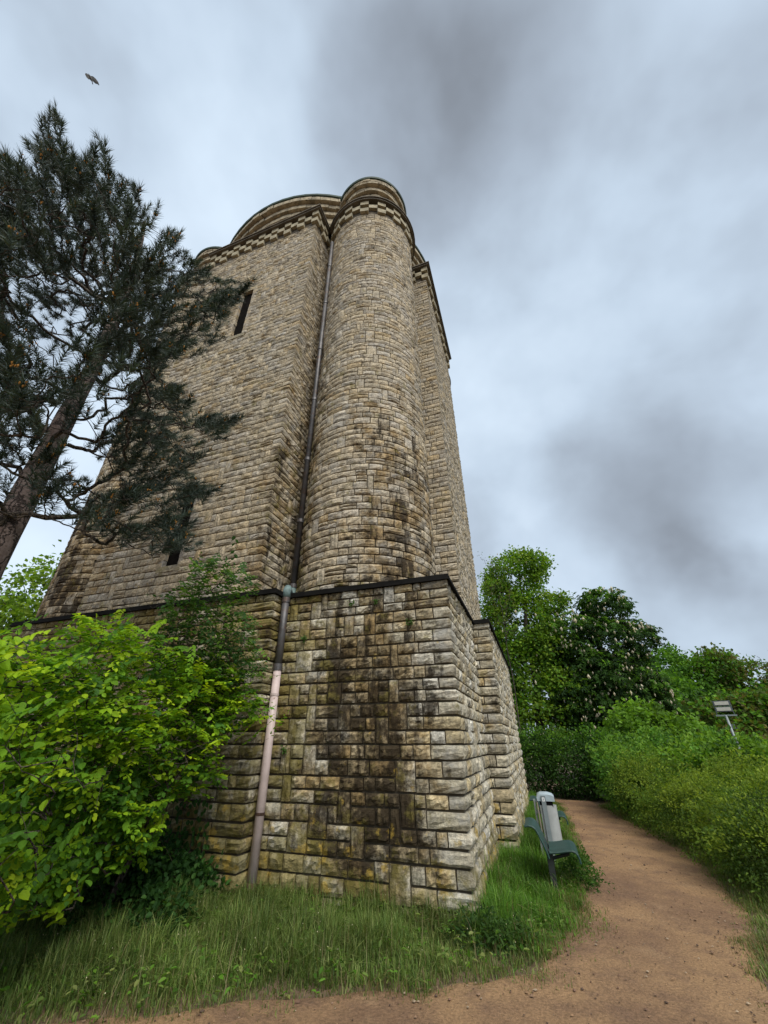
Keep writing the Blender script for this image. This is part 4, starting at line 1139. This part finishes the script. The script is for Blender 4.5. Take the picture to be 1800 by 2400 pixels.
    cm.build('shoot_candles', simple('pale_pine_candle', (.36, .36, .25), .8), root)
pine()

# ------------------------------------------------------------------ trees and bushes
def tree(name, label, base, ells, n_cl, per, cl_r, size, asp, pal, seed, trunk_r=.18, palm=False, blossoms=0, group=None, cat='tree', shell=.2, tip_pal=None, bark_='bark', n_lim=160, w=None, bsize=.16, upn=.6, rt=.008, spread=.06):
    rg = np.random.default_rng(seed); root = empty(name, (base[0], base[1], 0), label, cat, group)
    o, P = foliage('crown' if cat == 'tree' else 'leaves', ells, n_cl, per, cl_r, size, asp, pal, rg, root, palm, shell, tip_pal=tip_pal, w=w, upn=upn, spread=spread)
    E_ = np.array(ells); top = E_[:, :3].mean(0); ztop = (E_[:, 2] + .5 * E_[:, 5]).max()
    if cat == 'tree':
        zt = np.linspace(-.1, ztop, 12); f = np.linspace(0, 1, 12) ** 1.4
        trunk = np.c_[base[0] + (top[0] - base[0]) * f + rg.normal(0, .04, 12) * (f > 0), base[1] + (top[1] - base[1]) * f, zt]
        tips = P[rg.choice(len(P), min(n_lim, len(P)), replace=False)]
        trr = np.interp(zt / ztop, [0, .1, 1], [trunk_r * 1.25, trunk_r, trunk_r * .12])
        A, par, r = grow(tips, trunk, rg, rt, .48, 0, trunk_r * .5, 4, .06, trr)
        tm = MB(); tm.tube(trunk, trr, 10); tm.build('trunk', M[bark_], root, True); wood('limb', A, par, r, M[bark_], root, start=len(trunk))
    else:
        st = MB()
        for k in range(9):
            e_ = P[rg.integers(len(P))]; b0 = np.array([base[0] + rg.normal(0, .12), base[1] + rg.normal(0, .12), -.03]); st.tube([b0, (b0 + e_) / 2 + [0, 0, .15], e_], [.015, .01, .004], 5)
        st.build('stems', M['bark'], root)
    if blossoms:
        Q, O = ell_points(ells, blossoms * 2, rg, .06); Q = Q[(O[:, 2] > -.35)][:blossoms] + O[(O[:, 2] > -.35)][:blossoms] * cl_r * .7
        flowers('blossoms', Q[Q[:, 2] > .8], bsize, (.66, .61, .50), rg, root, 1.0)
    return root
# right of the tower
tree('leafy_tree', 'light green tree with loose sprays, tallest right behind the tower', (1.0, 19.0), [(1.0, 19.2, 4.3, 1.7, 1.7, 2.2), (.9, 19.0, 7.4, 1.9, 1.6, 2.0), (1.2, 19.4, 10.4, 1.7, 1.4, 1.8), (2.2, 19.0, 6.0, 1.4, 1.3, 1.1), (2.9, 19.5, 8.6, .9, .9, .6), (.9, 18.6, 2.4, 1.6, 1.3, 1.6), (2.3, 19.3, 11.0, .9, .9, .8), (.1, 19, 9, 1.2, 1, 1.2), (0., 18.6, 5.4, 1.2, 1.1, 1.8), (2.6, 18.8, 3.6, 1.3, 1.2, 1.4)],
     4200, 9, .2, .17, .8, GY + G1, 41, .22, tip_pal=GY, shell=.32, blossoms=70, bsize=.09)
tree('chestnut_tree', 'dark horse chestnut covered in pale flower candles behind the hedge', (4.6, 19.2), [(4.3, 19.0, 3.6, 2.1, 1.7, 2.1), (5.2, 19.2, 5.8, 1.7, 1.5, 1.7), (3.6, 19.0, 6.2, 1.6, 1.4, 1.7), (5.6, 19.3, 8.0, 1.2, 1.1, 1.1), (6.6, 19.2, 6.2, .9, .9, .8), (6.0, 19.0, 3.4, 1.2, 1.2, 1.5), (3.0, 18.8, 3.0, 1.2, 1.2, 1.4), (4.6, 18.6, 2.0, 1.8, 1.2, 1.4)],
     3000, 3, .17, .22, .42, GD, 42, .28, palm=True, blossoms=800, bsize=.105, shell=.15, tip_pal=G1)
rg = np.random.default_rng(43)
def bare():
    root = empty('bare_sapling', (.15, 15.5, 0), 'thin nearly leafless sapling at the tower edge before the trees', 'tree')
    tips = np.c_[rg.uniform(-.5, .85, 90), rg.uniform(14.9, 16.1, 90), rg.uniform(6.2, 10.4, 90)]
    zt = np.linspace(-.1, 8.2, 12); trunk = np.c_[.15 + .03 * np.sin(zt * 2), 15.5 + 0 * zt, zt]
    A, par, r = grow(tips, trunk, rg, .0075, .4, 0, .05, 4, .08, np.linspace(.035, .010, 12)); tm = MB(); tm.tube(trunk, np.linspace(.035, .010, 12), 8); tm.build('trunk', M['bark'], root)
    wood('branch', A, par, r, M['bark'], root, start=12)
    n = 500; k = rg.integers(0, 90, n); leaf_mesh('leaves', tips[k] + rg.normal(0, .16, (n, 3)), rg.normal(size=(n, 3)), rg.normal(size=(n, 3)) + [0, 0, 1], .07, .7, pick(GB, n, rg), M['leaf'], root)
bare()
hd = [(x_, 12.0 + .35 * math.sin(x_ * 2) + .08 * (x_ - 1.5) ** 2, .75, .8, .75, 1.15 + .12 * math.sin(x_ * 3.1)) for x_ in np.arange(-.6, 5.0, .62)]
tree('flowering_hedge', 'dark hedge dotted with small white blossoms closing the end of the path', (2.0, 12.1), hd, 3000, 13, .13, .09, .6, GD + [(.03, .07, .014)], 44, cat='hedge', blossoms=230, bsize=.026, shell=.3, tip_pal=G1)
tree('bright_bush', 'bright green broad leaved bush rising behind the hedge and below the far trees', (4.9, 13.6), [(4.5, 13.4, 1.7, 1.1, .9, 1.1), (5.5, 13.8, 1.5, 1.1, .9, .9), (4.0, 13.2, 1.3, .8, .7, .9), (6.2, 13.4, .8, .8, .8, .6)], 900, 6, .15, .16, .85, [(.085, .165, .02), (.07, .14, .018), (.10, .19, .022)], 45, cat='bush', shell=.15)
tree('round_bush', 'mid green leafy bush where the path bends, beside the flowering hedge', (3.4, 9.2), [(3.05, 8.2, .6, .7, .8, .75), (3.2, 9.3, .7, .85, 1.0, .85), (3.9, 10.3, .8, 1.0, .9, .95), (4.3, 9.0, .75, .9, .9, .85), (3.1, 11.0, .7, .8, .7, .9)], 1300, 16, .12, .095, .6, [(.05, .125, .02), (.07, .155, .024), (.035, .085, .017)], 46, cat='bush', shell=.2, spread=.1, tip_pal=[(.11, .20, .028), (.09, .175, .026)])
tree('wide_bush', 'broad mid green bush in front of the floodlight mast', (5.2, 7.2), [(4.8, 7.0, .75, 1.1, 1.0, .85), (6.0, 7.6, .7, 1.2, 1.1, .75), (4.3, 7.9, .7, .9, .9, .75), (7.4, 8.4, .4, 1.3, 1.2, .6), (6.4, 6.4, .7, 1.1, .9, .8), (8.6, 9.6, .4, 1.4, 1.2, .6), (7.0, 10.4, .4, 1.6, 1.2, .6)], 1900, 16, .13, .105, .65, [(.05, .12, .018), (.07, .155, .02), (.035, .08, .016)], 47, cat='bush', shell=.2, spread=.12, tip_pal=[(.12, .21, .024), (.10, .19, .022)])
tree('small_leaved_bush', 'low yellowish green small leaved bush bordering the path at right', (3.5, 4.0), [(3.30, 5.6, .42, .68, .8, .60), (3.45, 4.2, .40, .66, .8, .56), (4.2, 5.0, .5, .9, .9, .70), (3.5, 3.0, .36, .68, .7, .52), (4.5, 3.8, .45, .9, .9, .64), (3.15, 6.9, .5, .75, .8, .7), (5.4, 5.0, .5, .9, .9, .75), (3.45, 2.0, .3, .6, .6, .45)], 3000, 24, .075, .048, .5, [(.062, .115, .017), (.085, .14, .020), (.046, .088, .015), (.11, .16, .024)], 48, cat='bush', shell=.2, spread=.1, tip_pal=[(.17, .225, .03), (.14, .20, .026), (.12, .18, .024)])
tree('verge_bush', 'low dark green bush cut by the right picture edge beside the path', (3.8, 2.0), [(3.6, 2.2, .35, .75, .6, .5), (4.2, 1.7, .35, .8, .7, .5), (4.6, 2.6, .4, .8, .8, .55)], 1000, 22, .07, .045, .55, [(.045, .08, .016), (.06, .095, .018), (.035, .065, .014)], 49, cat='bush', shell=.13)
far = [((9.6, 33.0), 8.2, GD + G1, 'deep green far tree just right of the flowering chestnut'), ((13.0, 37.0), 9.0, G1, 'fresh green rounded far tree in the middle of the far row'), ((16.6, 38.0), 9.0, GB + G1, 'brownish green far tree left of the sparse branching tree'), ((20.5, 37.0), 6.6, GB, 'low olive far tree behind the floodlight mast'), ((7.2, 27.5), 6.2, G1, 'mid green tree filling the gap right of the chestnut'), ((11.5, 27.0), 4.6, G1 + GB, 'low green tree below the middle of the far row'), ((23.5, 33.0), 4.6, G1, 'low green tree at the right picture edge'), ((16.0, 28.0), 4.2, GB + G1, 'low olive green tree behind the double floodlight')]
for i, (b, h, pal, lab) in enumerate(far):
    rg = np.random.default_rng(60 + i); e_ = []
    for k in range(8):
        e_.append((b[0] + rg.normal(0, 1.2), b[1] + rg.normal(0, .8), h * rg.uniform(.35, .82), rg.uniform(1.1, 1.9), rg.uniform(1., 1.6), h * rg.uniform(.13, .2)))
    e_.append((b[0], b[1], h * .3, 2.2, 1.8, h * .3))
    tree('far_tree', lab, b, e_, 1500, 7, .28, .28, .75, pal, 70 + i, .2, group='trees in the far row', shell=.28, n_lim=60, tip_pal=pal)
def sparse():
    rg = np.random.default_rng(81); bx, by = 17.6, 30.5
    root = empty('sparse_tree', (bx, by, 0), 'sparse half bare tree with open branches at the right edge', 'tree')
    tips = []
    while len(tips) < 260:
        q = np.array([rg.normal(0, 1.9), rg.normal(0, 1.2), rg.uniform(2.6, 7.6)])
        if (q[0] / 3.0) ** 2 + (q[1] / 2) ** 2 + ((q[2] - 4.6) / 3.0) ** 2 < 1: tips.append(q + [bx + .5, by, 0])
    tips = np.array(tips); zt = np.linspace(-.1, 5.2, 10); trunk = np.c_[bx + .08 * zt, by + 0 * zt, zt]
    A, par, r = grow(tips, trunk, rg, .013, .42, 0, .1, 4, .09, np.linspace(.15, .05, 10)); tm = MB(); tm.tube(trunk, np.linspace(.15, .05, 10), 8); tm.build('trunk', M['bark'], root)
    wood('branch', A, par, r, M['bark'], root, start=10)
    n = 1500; k = rg.integers(0, 260, n); k = k[tips[k][:, 2] < rg.uniform(2.5, 7, n)]; n = len(k)
    leaf_mesh('leaves', tips[k] + rg.normal(0, .28, (n, 3)), rg.normal(size=(n, 3)), rg.normal(size=(n, 3)) + [0, 0, 1], .16, .7, pick(GB, n, rg), M['leaf'], root)
sparse()
# left, behind the pine
tree('leafy_tree', 'light yellowish green tree seen beyond the pine trunk at the left edge', (-16.5, 5.0), [(-16.5, 5, 6.3, 2.2, 2, 1.6), (-15.2, 4.6, 5.0, 1.6, 1.6, 1.3), (-18, 5, 5.2, 2, 2, 1.6), (-15.9, 4.6, 7.2, 1.3, 1.2, .9), (-16.8, 4.8, 4.0, 2.4, 2, 1.4)], 1500, 7, .25, .17, .8, GY + [(.08, .15, .02)], 91, .22, shell=.3, tip_pal=GY)
tree('dark_bush', 'dark bush below the light tree at the left picture edge', (-14.2, 3.6), [(-14.2, 3.6, 2.6, 1.6, 1.3, 1.8), (-15.5, 3.4, 2.2, 1.5, 1.2, 1.7), (-13.0, 3.5, 2.0, 1.0, 1.0, 1.7)], 1300, 6, .16, .11, .7, GD, 92, cat='bush', shell=.2)

# ------------------------------------------------------------------ grass
def grass():
    rg = np.random.default_rng(101)
    def blades(X, Y, H, col, wd):
        n = len(X); th = rg.uniform(0, 6.283, n); lean = np.minimum(np.abs(rg.normal(0, .62, n)) + .05, 1.6)
        dx, dy = np.cos(th), np.sin(th); sx, sy = -dy, dx; z0 = -.015
        p0 = np.stack([X, Y, np.full(n, z0)], 1); p1 = p0 + np.stack([dx * lean * H * .35, dy * lean * H * .35, H * .58], 1); p2 = p0 + np.stack([dx * lean * H, dy * lean * H, H * np.maximum(.3, 1 - .38 * lean)], 1)
        sd_ = np.stack([sx, sy, 0 * sx], 1) * wd[:, None]
        V = np.stack([p0 + sd_, p0 - sd_, p1 - sd_ * .75, p1 + sd_ * .75, p2], 1).reshape(-1, 3)
        b = 5 * np.arange(n)[:, None]; F4 = np.array([[0, 1, 2, 3]]) + b; F3 = np.array([[3, 2, 4]]) + b
        return V, F4, F3, np.repeat(col, 5, 0)
    def field(name, label, xr, yr, dens, hfun, pal, wmul=1., edge=True):
        n = int((xr[1] - xr[0]) * (yr[1] - yr[0]) * dens); X = rg.uniform(*xr, n); Y = rg.uniform(*yr, n)
        s = on_path(X, Y); lump = .5 + .5 * np.sin(X * 4.3 + 1.7 * np.sin(Y * 3.7)) * np.cos(Y * 5.1 + 1.3 * np.sin(X * 2.9)); 
        s = s + fbm2(X, Y, 5) * np.where(Y < 0, .12, .05); lump = np.clip(.5 + .33 * fbm2(X, Y, 9, 1.6, 5), 0, 1)
        keep = (s < .42) & (rg.random(n) < np.clip((.30 - s) / np.where(Y < -.2, .80, .40), .012, 1.) ** 1.5 * (.55 + .45 * lump))
        keep &= (X < 1.6) | (s < .10)
        ins = ((X < .0) & (Y > .0)) | ((X < -LB) & (Y > -PR)) | ((X < PR) & (Y > LB)) ; keep &= ~ins
        X, Y, s, lump = X[keep], Y[keep], s[keep], lump[keep]; n = len(X)
        pat = fbm2(X, Y, 17, .9, 5); H = hfun(X, Y, s, lump) * rg.uniform(.4, 1.25, n) * np.clip(.95 + .4 * pat, .45, 1.5)
        c = pick(pal, n, rg, .3) * np.clip(1 + .32 * fbm2(X, Y, 23, .7, 4), .55, 1.6)[:, None]; dry = rg.random(n) < np.clip(.42 + s * 1.0, .03, .42); c[dry] = pick([(.15, .115, .05), (.12, .11, .035), (.19, .15, .08)], dry.sum(), rg)
        V, F4, F3, cc = blades(X, Y, H, c, rg.uniform(.0022, .0042, n) * wmul)
        o = link(name, mesh(name, V, [F4, F3], M['grass'], cc)); props(o, label, 'grass', kind='stuff')
    gp = [(.075, .125, .026), (.10, .155, .032), (.055, .095, .02), (.13, .175, .042), (.16, .19, .06)]
    gb = [(.065, .15, .016), (.085, .185, .02), (.05, .115, .016), (.105, .20, .024)]
    field('grass', 'tall green grass in front of the pedestal', (-5.6, 1.05), (-3.6, .1), 6500, lambda X, Y, s, l: np.clip(.07 - s * .16, .04, .25) * (.7 + .6 * l), gp)
    field('grass', 'lush bright grass beside the seats and the pedestal right side', (0., 1.3), (-.4, 10.2), 6500, lambda X, Y, s, l: np.clip(.08 - s * .36, .05, .30) * (.7 + .6 * l), gb)
    field('grass', 'grass verge along the right side of the path', (1.85, 4.6), (-3.6, 10), 3600, lambda X, Y, s, l: np.clip(.05 - s * .20, .03, .2) * (.7 + .6 * l), gp)
    n = 900; X = rg.uniform(-5.2, 1.1, n * 3); Y = rg.uniform(-3.0, 7.0, n * 3); sd0 = on_path(X, Y)
    ok = (sd0 < -.06) & ~(((X < .02) & (Y > -.02)) | ((X < -LB) & (Y > -PR - .02)) | ((X < PR + .02) & (Y > LB - .02))); X, Y = X[ok][:n], Y[ok][:n]; n = len(X)
    V, F4, F3, cc = blades(X, Y, rg.uniform(.18, .40, n), pick([(.20, .17, .085), (.15, .15, .06), (.24, .20, .12)], n, rg), rg.uniform(.0012, .0022, n))
    o = link('grass_stalks', mesh('grass_stalks', V, [F4, F3], M['grass'], cc)); props(o, 'thin dry seed stalks standing above the grass', 'grass', kind='stuff')
    # broad-leaved weeds and tiny flowers
    X = rg.uniform(-5.0, 1.1, 5200); Y = rg.uniform(-3.2, 8.5, 5200); s = on_path(X, Y)
    ok = (s < -.08) & ~(((X < 0) & (Y > 0)) | ((X < -LB) & (Y > -PR)) | ((X < PR) & (Y > LB))); X, Y = X[ok][:1500], Y[ok][:1500]; n = len(X)
    P = np.c_[X, Y, rg.uniform(.01, .14, n)]; P = np.repeat(P, 4, 0) + rg.normal(0, .025, (4 * n, 3)) * [1, 1, .5]; P[:, 2] = np.maximum(P[:, 2], .005)
    t = rg.normal(size=(4 * n, 3)) * [1, 1, .3]
    o = leaf_mesh('weeds', P, t, np.array([0, 0, 1.]) + rg.normal(0, .35, (4 * n, 3)), rg.uniform(.02, .06, 4 * n), .5, pick(gb + gp, 4 * n, rg), M['leaf'], None, True)
    props(o, 'small broad leaved weeds mixed into the grass', 'weeds', kind='stuff')
    k = rg.choice(n, 260, replace=False); o = flowers('meadow_flowers', np.c_[X[k], Y[k], rg.uniform(.12, .24, 260)], .007, (.62, .58, .42), rg, None, .6); props(o, 'tiny pale flowers scattered in the grass', 'flowers', kind='stuff')
    # dock tuft at the pedestal corner
    root = empty('weed_tuft', (.12, -.38, 0), 'dark leafy weed tuft at the front pedestal corner', 'plant')
    foliage('leaves', [(.15, -.36, .04, .24, .14, .09), (.36, -.26, .03, .16, .12, .08)], 150, 5, .04, .05, .35, [(.025, .055, .014), (.035, .07, .016)], rg, root, shell=.2, oval=True, zmin=.01)
    m = MB(); m.tube([(.12, -.38, -.02), (.13, -.36, .16)], [.006, .003], 5); m.build('stem', M['bark'], root)
    root = empty('weed_clump', (1.13, 1.95, 0), 'small dark weed clump at the path edge by the nearest seat', 'plant')
    foliage('leaves', [(1.10, 1.75, .05, .14, .22, .13), (1.08, 2.1, .08, .16, .2, .17)], 240, 6, .03, .04, .45, [(.03, .075, .014), (.045, .10, .016)], rg, root, shell=.2, oval=True, zmin=.01)
    m = MB(); m.tube([(1.1, 1.95, -.02), (1.1, 1.96, .14)], [.006, .003], 5); m.build('stem', M['bark'], root)
    for wx, wz, lab in ((-1.45, 3.42, 'tiny green plant in the joint just under the middle of the coping'), (-2.2, 2.95, 'tiny green plant in a wall joint near the dark pipe'), (-1.05, 3.40, 'small green tuft under the coping towards the pedestal corner'), (-.55, 3.05, 'tiny green plant nearest the pedestal corner'), (-2.35, 1.5, 'small green fern in a hole beside the pink pipe')):
        k = 26; P = np.array([wx, -.035, wz]) + np.clip(rg.normal(0, .022, (k, 3)), -.04, .04) * [1, .25, 1]; P[:, 1] = np.minimum(P[:, 1], -.03)
        o = leaf_mesh('wall_plant', P - [wx, 0, wz], np.c_[rg.normal(0, .6, k), -np.ones(k) * .5, -.6 + rg.normal(0, .5, k)], np.c_[rg.normal(0, .3, k), -np.ones(k), np.ones(k)], .045, .5, pick([(.035, .08, .015), (.05, .10, .02)], k, rg), M['leaf'])
        o.location = (wx, 0, wz); props(o, lab, 'plant', 'plants in the wall joints')
grass()
